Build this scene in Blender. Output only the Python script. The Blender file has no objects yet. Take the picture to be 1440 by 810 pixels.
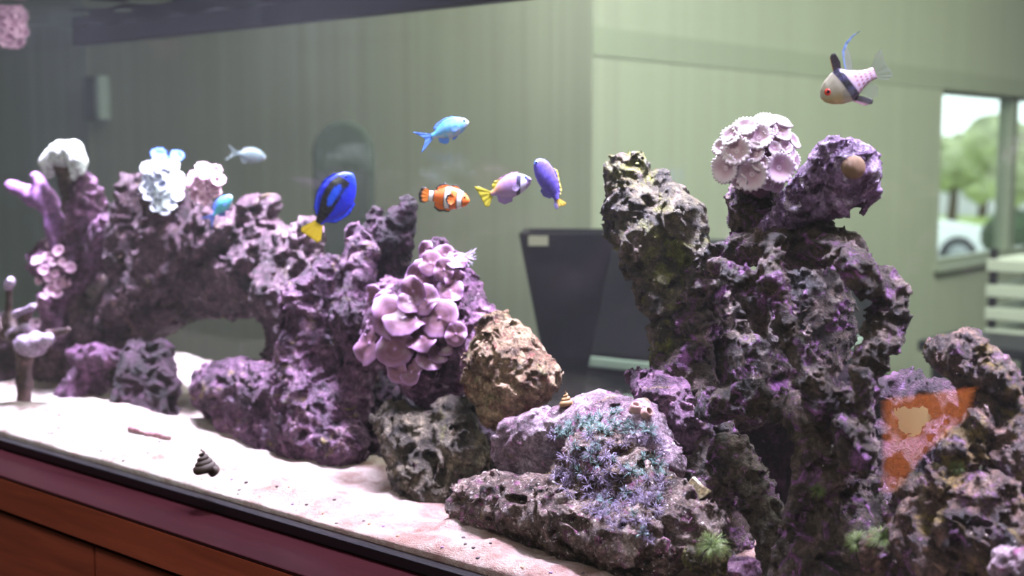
import bpy, bmesh, math, random
import numpy as np
from mathutils import Vector, Matrix, Euler

random.seed(7)
rng = np.random.default_rng(7)
SC = bpy.context.scene
COL = SC.collection
R = math.radians

# ------------------------------------------------------------------ camera
F = 1800.0
CAM = Vector((0.0, -0.888, 0.40))
cd = bpy.data.cameras.new('camera')
cd.sensor_width = 36.0
cd.lens = F / 1440 * 36
cd.clip_start = 0.02
cd.clip_end = 300
cam = bpy.data.objects.new('camera', cd)
cam.location = CAM
cam.rotation_euler = (R(90 - 5.87), 0, R(41.0))
COL.objects.link(cam)
SC.camera = cam
cd.dof.use_dof = True
cd.dof.focus_distance = 1.27
cd.dof.aperture_fstop = 4.5
RM = cam.rotation_euler.to_matrix()

# ------------------------------------------------------------------ world, lights, exposure
W = bpy.data.worlds.new('world')
SC.world = W
W.use_nodes = True
bg = W.node_tree.nodes['Background']
bg.inputs[0].default_value = (0.86, 0.94, 1.0, 1)
bg.inputs[1].default_value = 3.4
SC.view_settings.view_transform = 'Standard'
SC.view_settings.look = 'None'
SC.view_settings.gamma = 1.0
SC.view_settings.use_curve_mapping = False
SC.view_settings.exposure = 0.0
try:
    SC.cycles.transparent_max_bounces = 24
    SC.cycles.max_bounces = 8
    SC.cycles.sample_clamp_indirect = 4.0
except Exception:
    pass

LED_POWER = 18.5
LED_COLOR = (0.79, 0.71, 1.0)
CEIL_POWER_BACK = 100.0
CEIL_POWER_MID = 88.0
CEIL_POWER_FRONT = 40.0


# ------------------------------------------------------------------ pixel helpers
def ray(px, py):
    v = Vector(((px - 720) / F, -(py - 405) / F, -1.0))
    return (RM @ v)


def P(px, py, Y):
    d = ray(px, py)
    t = (Y - CAM.y) / d.y
    return CAM + d * t


def Pz(px, py, Z):
    d = ray(px, py)
    return CAM + d * ((Z - CAM.z) / d.z)


def Px(px, py, X):
    d = ray(px, py)
    return CAM + d * ((X - CAM.x) / d.x)


def scale_at(p):
    f = RM @ Vector((0, 0, -1))
    return (Vector(p) - CAM).dot(f) / F


# ------------------------------------------------------------------ materials
def lin(c):
    return tuple(((v / 255) / 12.92 if v / 255 <= 0.04045 else ((v / 255 + 0.055) / 1.055) ** 2.4) for v in c)


def lin4(c):
    return lin(c) + (1.0,)


def new_mat(name):
    m = bpy.data.materials.new(name)
    m.use_nodes = True
    nt = m.node_tree
    b = nt.nodes['Principled BSDF']
    return m, nt, b


def N(nt, t, **kw):
    n = nt.nodes.new(t)
    for k, v in kw.items():
        setattr(n, k, v)
    return n


def noise_node(nt, scale, detail=3, rough=0.55, vec=None, dist=0.0):
    n = N(nt, 'ShaderNodeTexNoise')
    n.inputs['Scale'].default_value = scale
    n.inputs['Detail'].default_value = detail
    n.inputs['Roughness'].default_value = rough
    n.inputs['Distortion'].default_value = dist
    if vec is not None:
        nt.links.new(vec, n.inputs['Vector'])
    return n


def ramp(nt, fac, stops):
    r = N(nt, 'ShaderNodeValToRGB')
    e = r.color_ramp.elements
    while len(e) < len(stops):
        e.new(0.5)
    for i, (p, c) in enumerate(stops):
        e[i].position = p
        e[i].color = c if len(c) == 4 else tuple(c) + (1,)
    nt.links.new(fac, r.inputs[0])
    return r


def mixc(nt, fac, a, b):
    m = N(nt, 'ShaderNodeMix', data_type='RGBA')
    if isinstance(fac, (int, float)):
        m.inputs[0].default_value = fac
    else:
        nt.links.new(fac, m.inputs[0])
    for i, v in ((6, a), (7, b)):
        if isinstance(v, tuple):
            m.inputs[i].default_value = v if len(v) == 4 else v + (1,)
        else:
            nt.links.new(v, m.inputs[i])
    return m.outputs[2]


def bump(nt, b, height, strength=0.4, dist=0.002):
    n = N(nt, 'ShaderNodeBump')
    n.inputs['Strength'].default_value = strength
    n.inputs['Distance'].default_value = dist
    nt.links.new(height, n.inputs['Height'])
    nt.links.new(n.outputs[0], b.inputs['Normal'])


def flat(name, c, rough=0.5, spec=0.4, var=0.0, vscale=40, metallic=0.0, bumpv=0.0, sub=0.0):
    m, nt, b = new_mat(name)
    b.inputs['Roughness'].default_value = rough
    b.inputs['Specular IOR Level'].default_value = spec
    b.inputs['Metallic'].default_value = metallic
    if sub:
        b.inputs['Subsurface Weight'].default_value = sub
        b.inputs['Subsurface Radius'].default_value = (0.006, 0.004, 0.004)
        b.inputs['Subsurface Scale'].default_value = 1.0
    if var > 0 or bumpv > 0:
        tc = N(nt, 'ShaderNodeTexCoord')
        n = noise_node(nt, vscale, 3, vec=tc.outputs['Object'])
        if var > 0:
            l = lin(c)
            lo = tuple(max(0, v * (1 - var)) for v in l)
            hi = tuple(min(1, v * (1 + var)) for v in l)
            r = ramp(nt, n.outputs[0], [(0.3, lo), (0.7, hi)])
            nt.links.new(r.outputs[0], b.inputs['Base Color'])
        else:
            b.inputs['Base Color'].default_value = lin4(c)
        if bumpv > 0:
            bump(nt, b, n.outputs[0], bumpv, 0.004)
    else:
        b.inputs['Base Color'].default_value = lin4(c)
    return m


def rock_mat(name, cols, patch=None, patch_th=0.6, speck=None, speck_th=0.66, sc=26.0, green=None, green_th=0.62, bumps=1.0, seed=0.0):
    """cols: 3-4 base tones mixed by noise; patch: encrusting colour; speck: pale dots; green: algae."""
    m, nt, b = new_mat(name)
    tc = N(nt, 'ShaderNodeTexCoord')
    mp = N(nt, 'ShaderNodeMapping')
    mp.inputs['Location'].default_value = (seed * 1.7, seed * 0.9, -seed)
    nt.links.new(tc.outputs['Object'], mp.inputs[0])
    v = mp.outputs[0]
    n1 = noise_node(nt, sc, 6, 0.68, v, 0.6)
    k = len(cols)
    st = [(0.30 + 0.40 * i / (k - 1), lin(c)) for i, c in enumerate(cols)]
    c = ramp(nt, n1.outputs[0], st).outputs[0]
    if patch:
        n2 = noise_node(nt, sc * 1.6, 6, 0.7, v, 1.0)
        f = ramp(nt, n2.outputs[0], [(patch_th - 0.05, (0, 0, 0)), (patch_th + 0.05, (1, 1, 1))]).outputs[0]
        c = mixc(nt, f, c, lin(patch))
    if green:
        mp2 = N(nt, 'ShaderNodeMapping')
        mp2.inputs['Location'].default_value = (3.3 + seed, 1.2, 0.4)
        nt.links.new(v, mp2.inputs[0])
        n3 = noise_node(nt, sc * 0.75, 5, 0.7, mp2.outputs[0], 0.8)
        f = ramp(nt, n3.outputs[0], [(green_th - 0.05, (0, 0, 0)), (green_th + 0.06, (1, 1, 1))]).outputs[0]
        c = mixc(nt, f, c, lin(green))
    if speck:
        n4 = noise_node(nt, sc * 5, 4, 0.7, v)
        f = ramp(nt, n4.outputs[0], [(speck_th - 0.03, (0, 0, 0)), (speck_th + 0.05, (1, 1, 1))]).outputs[0]
        c = mixc(nt, f, c, lin(speck))
    n5 = noise_node(nt, sc * 4.2, 6, 0.78, v, 0.7)
    hv = ramp(nt, n5.outputs[0], [(0.34, (0.38, 0.34, 0.36)), (0.50, (0.95, 0.95, 0.95)), (0.66, (2.1, 2.0, 2.1))])
    mu = N(nt, 'ShaderNodeMix', data_type='RGBA')
    mu.blend_type = 'MULTIPLY'
    mu.inputs[0].default_value = 1.0
    nt.links.new(c, mu.inputs[6])
    nt.links.new(hv.outputs[0], mu.inputs[7])
    c = mu.outputs[2]
    nt.links.new(c, b.inputs['Base Color'])
    b.inputs['Roughness'].default_value = 0.55
    b.inputs['Specular IOR Level'].default_value = 0.35
    nb = noise_node(nt, 380, 5, 0.75, v, 0.4)
    nb2 = noise_node(nt, 150, 5, 0.7, v, 0.8)
    ad = N(nt, 'ShaderNodeMath', operation='ADD')
    nt.links.new(nb.outputs[0], ad.inputs[0])
    nt.links.new(nb2.outputs[0], ad.inputs[1])
    bump(nt, b, ad.outputs[0], bumps, 0.008)
    return m


def glass_mat(name, tint=(0.97, 0.99, 0.975), f0=0.04):
    """thin clear pane: transmits straight through, mirrors a little by Schlick's law."""
    m, nt, b = new_mat(name)
    nt.nodes.remove(b)
    out = nt.nodes['Material Output']
    lw = N(nt, 'ShaderNodeLayerWeight')
    lw.inputs[0].default_value = 0.5
    p = N(nt, 'ShaderNodeMath', operation='POWER')
    nt.links.new(lw.outputs['Facing'], p.inputs[0])
    p.inputs[1].default_value = 5.0
    ma = N(nt, 'ShaderNodeMath', operation='MULTIPLY_ADD')
    nt.links.new(p.outputs[0], ma.inputs[0])
    ma.inputs[1].default_value = 1 - f0
    ma.inputs[2].default_value = f0
    tr = N(nt, 'ShaderNodeBsdfTransparent')
    tr.inputs[0].default_value = tint + (1,)
    gl = N(nt, 'ShaderNodeBsdfGlossy')
    gl.inputs['Roughness'].default_value = 0.0
    mx = N(nt, 'ShaderNodeMixShader')
    nt.links.new(ma.outputs[0], mx.inputs[0])
    nt.links.new(tr.outputs[0], mx.inputs[1])
    nt.links.new(gl.outputs[0], mx.inputs[2])
    nt.links.new(mx.outputs[0], out.inputs[0])
    return m


def water_mat():
    m, nt, b = new_mat('water')
    nt.nodes.remove(b)
    out = nt.nodes['Material Output']
    fr = N(nt, 'ShaderNodeFresnel')
    fr.inputs[0].default_value = 1.33
    tr = N(nt, 'ShaderNodeBsdfTransparent')
    tr.inputs[0].default_value = (0.96, 0.99, 1.0, 1)
    gl = N(nt, 'ShaderNodeBsdfGlossy')
    gl.inputs['Roughness'].default_value = 0.06
    mx = N(nt, 'ShaderNodeMixShader')
    nt.links.new(fr.outputs[0], mx.inputs[0])
    nt.links.new(tr.outputs[0], mx.inputs[1])
    nt.links.new(gl.outputs[0], mx.inputs[2])
    nt.links.new(mx.outputs[0], out.inputs[0])
    return m


def emit_mat(name, c, s):
    m, nt, b = new_mat(name)
    b.inputs['Base Color'].default_value = lin4(c)
    b.inputs['Emission Color'].default_value = lin4(c)
    b.inputs['Emission Strength'].default_value = s
    return m


def attr_mat(name, rough=0.4, spec=0.5, alpha=1.0, sub=0.0):
    """colours of a patterned skin stored on the mesh, with fine scale relief."""
    m, nt, b = new_mat(name)
    a = N(nt, 'ShaderNodeAttribute')
    a.attribute_name = 'skin'
    tc = N(nt, 'ShaderNodeTexCoord')
    n = noise_node(nt, 700, 2, vec=tc.outputs['Object'])
    c = mixc(nt, ramp(nt, n.outputs[0], [(0.35, (0, 0, 0)), (0.65, (0.05, 0.05, 0.05))]).outputs[0], a.outputs[0], (1, 1, 1, 1))
    nt.links.new(c, b.inputs['Base Color'])
    b.inputs['Roughness'].default_value = rough
    b.inputs['Specular IOR Level'].default_value = spec
    if sub:
        b.inputs['Subsurface Weight'].default_value = sub
        b.inputs['Subsurface Radius'].default_value = (0.004, 0.004, 0.004)
    b.inputs['Alpha'].default_value = alpha
    return m


# ------------------------------------------------------------------ object helpers
def tag(o, label=None, cat=None, group=None, kind=None):
    if label:
        o['label'] = label
    if cat:
        o['category'] = cat
    if group:
        o['group'] = group
    if kind:
        o['kind'] = kind
    return o


def empty(name, loc=(0, 0, 0), rz=0.0):
    o = bpy.data.objects.new(name, None)
    o.empty_display_size = 0.05
    o.location = loc
    o.rotation_euler = (0, 0, rz)
    COL.objects.link(o)
    return o


def link(name, me, mat=None, parent=None, loc=None):
    o = bpy.data.objects.new(name, me)
    COL.objects.link(o)
    if mat is not None and len(me.materials) == 0:
        me.materials.append(mat)
    if parent is not None:
        o.parent = parent
    if loc is not None:
        o.location = loc
    return o


def np_mesh(name, V, Fq, smooth=True):
    V = np.asarray(V, dtype=np.float32)
    Fq = np.asarray(Fq, dtype=np.int32)
    me = bpy.data.meshes.new(name)
    k = Fq.shape[1]
    me.vertices.add(len(V))
    me.vertices.foreach_set('co', V.ravel())
    me.loops.add(len(Fq) * k)
    me.loops.foreach_set('vertex_index', Fq.ravel())
    me.polygons.add(len(Fq))
    me.polygons.foreach_set('loop_start', np.arange(0, len(Fq) * k, k, dtype=np.int32))
    me.polygons.foreach_set('loop_total', np.full(len(Fq), k, dtype=np.int32))
    me.polygons.foreach_set('use_smooth', np.full(len(Fq), smooth, dtype=bool))
    me.update(calc_edges=True)
    me.validate()
    return me


def bm_mesh(name, bm, smooth=False):
    me = bpy.data.meshes.new(name)
    bmesh.ops.recalc_face_normals(bm, faces=bm.faces)
    for f in bm.faces:
        f.smooth = smooth
    bm.to_mesh(me)
    bm.free()
    return me


def add_box(bm, lo, hi, bev=0.0):
    lo, hi = Vector(lo), Vector(hi)
    r = bmesh.ops.create_cube(bm, size=1.0)
    c = (lo + hi) / 2
    s = hi - lo
    for v in r['verts']:
        v.co = Vector((v.co.x * s.x + c.x, v.co.y * s.y + c.y, v.co.z * s.z + c.z))
    if bev > 0:
        ed = list({e for v in r['verts'] for e in v.link_edges})
        bmesh.ops.bevel(bm, geom=ed, offset=bev, segments=2, profile=0.6, affect='EDGES')


def box(name, lo, hi, mat, parent=None, bev=0.0, origin=None):
    bm = bmesh.new()
    o = Vector(origin) if origin is not None else Vector((0, 0, 0))
    add_box(bm, Vector(lo) - o, Vector(hi) - o, bev)
    ob = link(name, bm_mesh(name, bm), mat, parent)
    if origin is not None:
        ob.location = o
    return ob


def prism(name, pts, axis_vec, mat, parent=None, bev=0.0):
    """polygon in 3D extruded by a vector."""
    bm = bmesh.new()
    vs = [bm.verts.new(p) for p in pts]
    f = bm.faces.new(vs)
    r = bmesh.ops.extrude_face_region(bm, geom=[f])
    for e in r['geom']:
        if isinstance(e, bmesh.types.BMVert):
            e.co += Vector(axis_vec)
    if bev > 0:
        bmesh.ops.bevel(bm, geom=list(bm.edges), offset=bev, segments=2, profile=0.6, affect='EDGES')
    return link(name, bm_mesh(name, bm), mat, parent)


def tube_np(path, radii, n=8, cap=True):
    """list of points + radii -> verts, quads (as lists)."""
    V, Q = [], []
    path = [Vector(p) for p in path]
    up = Vector((0.13, 0.31, 0.94))
    for i, p in enumerate(path):
        t = (path[min(i + 1, len(path) - 1)] - path[max(i - 1, 0)]).normalized()
        a = t.cross(up)
        if a.length < 1e-4:
            a = t.cross(Vector((1, 0, 0)))
        a.normalize()
        b = t.cross(a)
        for j in range(n):
            w = 2 * math.pi * j / n
            V.append(p + (a * math.cos(w) + b * math.sin(w)) * radii[i])
    for i in range(len(path) - 1):
        for j in range(n):
            a0 = i * n + j
            a1 = i * n + (j + 1) % n
            Q.append((a0, a1, a1 + n, a0 + n))
    if cap:
        c0 = len(V)
        V.append(path[0])
        V.append(path[-1])
        m = (len(path) - 1) * n
        for j in range(0, n, 2):
            Q.append((c0, (j + 2) % n, (j + 1) % n, j))
            Q.append((c0 + 1, m + j, m + (j + 1) % n, m + (j + 2) % n))
    return V, Q


def tube(name, path, radii, mat, parent=None, n=8):
    V, Q = tube_np(path, radii, n)
    return link(name, np_mesh(name, [tuple(v) for v in V], Q), mat, parent)


def lathe_mesh(name, prof, n=24):
    V, Q = [], []
    for (r, z) in prof:
        for j in range(n):
            w = 2 * math.pi * j / n
            V.append((r * math.cos(w), r * math.sin(w), z))
    for i in range(len(prof) - 1):
        for j in range(n):
            a0 = i * n + j
            a1 = i * n + (j + 1) % n
            Q.append((a0, a1, a1 + n, a0 + n))
    return np_mesh(name, V, Q)


# ------------------------------------------------------------------ numpy noise and distance-field meshing
def hash3(x, y, z, seed):
    h = (x.astype(np.uint32) * np.uint32(374761393) + y.astype(np.uint32) * np.uint32(668265263)
         + z.astype(np.uint32) * np.uint32(2147483647) + np.uint32((seed * 1274126177) & 0xffffffff))
    h = (h ^ (h >> np.uint32(13))) * np.uint32(1274126177)
    h = (h ^ (h >> np.uint32(16))) * np.uint32(2246822519)
    h = h ^ (h >> np.uint32(15))
    return (h & np.uint32(0xffffff)).astype(np.float32) / np.float32(16777215.0)


def vnoise(p, freq, seed=0):
    q = p * np.float32(freq) + np.float32(1000.0)
    i = np.floor(q)
    f = (q - i).astype(np.float32)
    i = i.astype(np.int64)
    f = f * f * (3 - 2 * f)
    out = 0
    for dx in (0, 1):
        wx = f[:, 0] if dx else 1 - f[:, 0]
        for dy in (0, 1):
            wy = f[:, 1] if dy else 1 - f[:, 1]
            for dz in (0, 1):
                wz = f[:, 2] if dz else 1 - f[:, 2]
                out = out + hash3(i[:, 0] + dx, i[:, 1] + dy, i[:, 2] + dz, seed) * (wx * wy * wz)
    return out


def sstep(a, b, x):
    t = np.clip((x - a) / (b - a), 0, 1)
    return t * t * (3 - 2 * t)


def surface_nets(f, org, h):
    s = f < 0
    c = np.zeros(tuple(d - 1 for d in f.shape), np.int8)
    offs = [(a, b, d) for a in (0, 1) for b in (0, 1) for d in (0, 1)]
    nx, ny, nz = f.shape
    for a, b, d in offs:
        c += s[a:nx - 1 + a, b:ny - 1 + b, d:nz - 1 + d]
    act = (c > 0) & (c < 8)
    ijk = np.argwhere(act)
    idx = np.full(act.shape, -1, np.int32)
    idx[act] = np.arange(len(ijk), dtype=np.int32)
    acc = np.zeros((len(ijk), 3), np.float32)
    cnt = np.zeros(len(ijk), np.float32)
    for a in offs:
        for ax in range(3):
            if a[ax]:
                continue
            b = list(a)
            b[ax] = 1
            fa = f[ijk[:, 0] + a[0], ijk[:, 1] + a[1], ijk[:, 2] + a[2]]
            fb = f[ijk[:, 0] + b[0], ijk[:, 1] + b[1], ijk[:, 2] + b[2]]
            cr = (fa < 0) != (fb < 0)
            t = np.where(cr, fa / np.where(cr, fa - fb, 1), 0)
            pp = np.array(a, np.float32)[None, :].repeat(len(ijk), 0)
            pp[:, ax] += t
            acc += pp * cr[:, None]
            cnt += cr
    V = (ijk + acc / cnt[:, None]) * h + np.array(org)
    quads = []
    for ax in range(3):
        o1, o2 = [(1, 2), (2, 0), (0, 1)][ax]
        sl0 = [slice(None)] * 3
        sl1 = [slice(None)] * 3
        sl0[ax] = slice(0, -1)
        sl1[ax] = slice(1, None)
        ch = s[tuple(sl0)] != s[tuple(sl1)]
        e = np.argwhere(ch)
        ok = (e[:, o1] > 0) & (e[:, o2] > 0) & (e[:, o1] < f.shape[o1] - 1) & (e[:, o2] < f.shape[o2] - 1)
        e = e[ok]
        ins = s[e[:, 0], e[:, 1], e[:, 2]]

        def cell(d1, d2):
            g = e.copy()
            g[:, o1] -= d1
            g[:, o2] -= d2
            return idx[g[:, 0], g[:, 1], g[:, 2]]
        q = np.stack([cell(1, 1), cell(0, 1), cell(0, 0), cell(1, 0)], 1)
        q[~ins] = q[~ins][:, ::-1]
        quads.append(q)
    Q = np.concatenate(quads)
    return V, Q


def biggest(V, Q):
    """drop crumbs that hang free of the main piece."""
    n = len(V)
    lab = np.arange(n)
    e = np.concatenate([Q[:, [0, 1]], Q[:, [1, 2]], Q[:, [2, 3]]])
    for _ in range(400):
        m = np.minimum(lab[e[:, 0]], lab[e[:, 1]])
        old = lab.copy()
        np.minimum.at(lab, e[:, 0], m)
        np.minimum.at(lab, e[:, 1], m)
        lab = lab[lab]
        lab = lab[lab]
        if (lab == old).all():
            break
    k = np.bincount(lab).argmax()
    keep = lab == k
    Q = Q[keep[Q[:, 0]]]
    mp = np.cumsum(keep) - 1
    return V[keep], mp[Q]


def sdf_mesh(strokes, h, k=0.012, zmin=None, lump=0.008, mid=0.005, fine=0.0036, pits=0.006, f1=24, f2=62, f3=190, seed=1, single=True, clip=None):
    """strokes: lists of (point, radius, yflat). Returns V, Q in world space."""
    pts = np.array([p for s in strokes for (p, r, w) in s], np.float32)
    rad = np.array([r for s in strokes for (p, r, w) in s], np.float32)
    amp = lump + mid + fine + pits
    lo = (pts - rad[:, None]).min(0) - amp - 3 * h
    hi = (pts + rad[:, None]).max(0) + amp + 3 * h
    n = np.ceil((hi - lo) / h).astype(int) + 1
    f = np.full(n, 0.2, np.float32) * max(1, h / 0.003)
    ax = [lo[i] + h * np.arange(n[i], dtype=np.float32) for i in range(3)]
    for s in strokes:
        segs = list(zip(s[:-1], s[1:])) if len(s) > 1 else [(s[0], s[0])]
        for (a, ra, wa), (b, rb, wb) in segs:
            a = np.array(a, np.float32)
            b = np.array(b, np.float32)
            m = max(ra, rb) + amp + 2 * k + 4 * h
            i0 = np.maximum(((np.minimum(a, b) - m - lo) / h).astype(int), 0)
            i1 = np.minimum(((np.maximum(a, b) + m - lo) / h).astype(int) + 2, n)
            X = ax[0][i0[0]:i1[0]][:, None, None]
            Y = ax[1][i0[1]:i1[1]][None, :, None]
            Z = ax[2][i0[2]:i1[2]][None, None, :]
            w = max(wa, wb)
            d = b - a
            dx, dy, dz = X - a[0], (Y - a[1]) * w, Z - a[2]
            dd = d[0] ** 2 + (d[1] * w) ** 2 + d[2] ** 2
            if dd > 1e-10:
                t = np.clip((dx * d[0] + dy * d[1] * w + dz * d[2]) / dd, 0, 1)
            else:
                t = np.zeros((1, 1, 1), np.float32)
            ds = np.sqrt((dx - t * d[0]) ** 2 + (dy - t * d[1] * w) ** 2 + (dz - t * d[2]) ** 2) - (ra + (rb - ra) * t)
            sl = (slice(i0[0], i1[0]), slice(i0[1], i1[1]), slice(i0[2], i1[2]))
            g = f[sl]
            hh = np.clip(0.5 + 0.5 * (g - ds) / k, 0, 1)
            f[sl] = g + (ds - g) * hh - k * hh * (1 - hh)
    band = np.abs(f) < amp + 2 * h
    ii = np.argwhere(band)
    p = (ii * h + lo).astype(np.float32)
    g = f[band]
    if lump:
        g = g + lump * 2 * (vnoise(p, f1, seed) - 0.5)
    wp = p + (0.55 / f1) * np.stack([vnoise(p, f1 * 1.5, seed + 31), vnoise(p, f1 * 1.5, seed + 32), vnoise(p, f1 * 1.5, seed + 33)], 1)
    if mid:
        g = g + mid * 1.6 * (np.abs(2 * vnoise(wp, f2, seed + 5) - 1) - 0.45)
        g = g + mid * 1.1 * (vnoise(wp, f2 * 1.9, seed + 6) - 0.5)
    if fine:
        g = g + fine * 1.5 * (np.abs(2 * vnoise(wp, f3, seed + 9) - 1) - 0.45)
        g = g + fine * 1.2 * (vnoise(p, f3 * 2.1, seed + 11) - 0.5)
    if pits:
        g = g + pits * sstep(0.64, 0.80, vnoise(wp, f2 * 1.3, seed + 17))
    f[band] = g
    if zmin is not None:
        zz = ax[2][None, None, :]
        f = np.maximum(f, zmin - zz)
    if clip is not None:
        f = np.maximum(f, (clip[0] - ax[0])[:, None, None])
        f = np.maximum(f, (ax[0] - clip[1])[:, None, None])
        f = np.maximum(f, (clip[2] - ax[1])[None, :, None])
        f = np.maximum(f, (ax[1] - clip[3])[None, :, None])
    f[0] = f[-1] = 0.05
    f[:, 0] = f[:, -1] = 0.05
    f[:, :, 0] = f[:, :, -1] = 0.05
    V, Q = surface_nets(f, lo, h)
    if single:
        V, Q = biggest(V, Q)
    return V, Q


def px_strokes(strokes):
    """[(px,py,Y,rpx[,flat]),...] -> world strokes with radius scaled at that depth."""
    out = []
    for s in strokes:
        w = []
        for q in s:
            p = P(q[0], q[1], q[2])
            w.append((tuple(p), q[3] * scale_at(p), q[4] if len(q) > 4 else 1.0))
        out.append(w)
    return out


def rock(name, label, strokes, mat, h=0.0021, cat='rock', group=None, world=False, **kw):
    st = strokes if world else px_strokes(strokes)
    V, Q = sdf_mesh(st, h, clip=(TL + 0.016, TR - 0.016, 0.005, TD - 0.036), **kw)
    org = np.array([V[:, 0].mean(), V[:, 1].mean(), V[:, 2].min()])
    me = np_mesh(name, V - org, Q)
    o = link(name, me, mat, None, tuple(org))
    if label:
        tag(o, label, cat, group)
    return o


def hit(objs, px, py):
    """camera ray through a pixel onto a built thing: nearest point and normal."""
    bpy.context.view_layer.update()
    d = ray(px, py).normalized()
    best = None
    for o in objs:
        mi = o.matrix_world.inverted()
        a = mi @ CAM
        ok, loc, nor, _ = o.ray_cast(a, (mi.to_3x3() @ d).normalized())
        if ok:
            w = o.matrix_world @ loc
            dist = (w - CAM).length
            if best is None or dist < best[2]:
                best = (w, (o.matrix_world.to_3x3() @ nor).normalized(), dist)
    return best


def orient(o, loc, zdir, spin=0.0):
    q = Vector(zdir).to_track_quat('Z', 'Y')
    o.rotation_mode = 'QUATERNION'
    o.rotation_quaternion = q @ Euler((0, 0, spin)).to_quaternion()
    o.location = loc
    return o


# ================================================================== STRUCTURE: ROOM
FLOOR_Z = -0.85
CEIL_Z = 1.95
YB = 1.60
XC = Px(832, 300, -1).x * 1.0
XC = -(YB - CAM.y) * math.tan(R(41.0) - math.atan((832 - 720) / F))

def wall_mat(name, c, streak=0.10):
    m, nt, b = new_mat(name)
    tc = N(nt, 'ShaderNodeTexCoord')
    mp = N(nt, 'ShaderNodeMapping')
    mp.inputs['Scale'].default_value = (24, 24, 0.25)
    nt.links.new(tc.outputs['Object'], mp.inputs[0])
    n = noise_node(nt, 1.0, 4, 0.7, mp.outputs[0])
    l = lin(c)
    r = ramp(nt, n.outputs[0], [(0.3, tuple(v * (1 - streak) for v in l)), (0.5, l), (0.72, tuple(v * (1 + streak * 1.4) for v in l))])
    nt.links.new(r.outputs[0], b.inputs['Base Color'])
    b.inputs['Roughness'].default_value = 0.8
    b.inputs['Specular IOR Level'].default_value = 0.2
    return m


M_wall = wall_mat('sage_wallpaper', (160, 166, 146))
M_wall2 = wall_mat('sage_wallpaper_plain', (162, 170, 148), 0.05)
M_wall3 = wall_mat('sage_trim', (152, 161, 139), 0.03)
M_wallfront = flat('brown_paint', (104, 98, 90), 0.85, 0.2, 0.04, 3)
M_ceil = flat('ceiling_paint', (225, 225, 220), 0.9, 0.1, 0.02, 4)
M_floor = flat('carpet', (96, 98, 94), 0.95, 0.1, 0.25, 180, bumpv=0.3)
M_white = flat('white_paint', (228, 230, 226), 0.5, 0.4, 0.03, 8)


def struct(o):
    o['kind'] = 'structure'
    return o


XL, XR, YF, YFAR = -5.2, 3.2, -3.2, 9.0
struct(box('floor', (XL, YF, FLOOR_Z - 0.1), (XR, YFAR, FLOOR_Z), M_floor))
struct(box('ceiling', (XL, YF, CEIL_Z), (XR, YFAR, CEIL_Z + 0.1), M_ceil))
struct(box('wall_left', (XL - 0.1, YF, FLOOR_Z), (XL, YB + 0.12, CEIL_Z), M_wall2))
struct(box('wall_right', (XR, YF, FLOOR_Z), (XR + 0.1, YFAR, CEIL_Z), M_wall2))
struct(box('wall_front', (XL, YF - 0.1, FLOOR_Z), (XR, YF, CEIL_Z), M_wallfront))
struct(box('wall_far', (XC - 0.12, YFAR, FLOOR_Z), (XR, YFAR + 0.1, CEIL_Z), M_wall2))
struct(box('wall_back', (XL, YB, FLOOR_Z), (XC, YB + 0.12, CEIL_Z), M_wall))
# side wall with the window opening (kept as four slabs in one wall)
WY0 = Px(1323, 220, XC).y
WYM = Px(1433, 220, XC).y
WY1 = WYM + (WYM - WY0) + 0.1
WZ1 = Px(1323, 122, XC).z
WZ0 = Px(1323, 374, XC).z
bm = bmesh.new()
add_box(bm, (XC - 0.12, YB + 0.12, FLOOR_Z), (XC, WY0, CEIL_Z))
add_box(bm, (XC - 0.12, WY0, FLOOR_Z), (XC, WY1, WZ0))
add_box(bm, (XC - 0.12, WY0, WZ1), (XC, WY1, CEIL_Z))
add_box(bm, (XC - 0.12, WY1, FLOOR_Z), (XC, YFAR, CEIL_Z))
struct(link('wall_side', bm_mesh('wall_side', bm), M_wall2))
# window
M_pane = glass_mat('window_glass', (0.94, 0.97, 0.95))
M_frame = flat('window_frame', (150, 160, 140), 0.5)
win = struct(empty('window_1', (XC, WY0, WZ0)))
fr = bmesh.new()
add_box(fr, (-0.09, 0, 0), (-0.03, 0.018, WZ1 - WZ0))
add_box(fr, (-0.09, WY1 - WY0 - 0.018, 0), (-0.03, WY1 - WY0, WZ1 - WZ0))
add_box(fr, (-0.09, 0.018, 0), (-0.03, WY1 - WY0 - 0.018, 0.018))
add_box(fr, (-0.09, 0.018, WZ1 - WZ0 - 0.018), (-0.03, WY1 - WY0 - 0.018, WZ1 - WZ0))
link('window_frame', bm_mesh('window_frame', fr), M_frame, win)
box('mullion', (-0.09, WYM - WY0, 0.018), (-0.03, WYM - WY0 + 0.06, WZ1 - WZ0 - 0.018), M_frame, win)
box('pane', (-0.066, 0.018, 0.018), (-0.06, WYM - WY0, WZ1 - WZ0 - 0.018), M_pane, win)
box('pane', (-0.066, WYM - WY0 + 0.06, 0.018), (-0.06, WY1 - WY0 - 0.018, WZ1 - WZ0 - 0.018), M_pane, win)
box('window_sill', (-0.03, -0.03, -0.02), (0.03, WY1 - WY0 + 0.03, 0.0), M_frame, win, 0.004)
# soffit trim along the side wall
s0 = Px(850, 38, XC)
struct(box('trim_1', (XC, YB - 0.0, s0.z - 0.07), (XC + 0.002, 8.0, s0.z), M_wall3))

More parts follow.
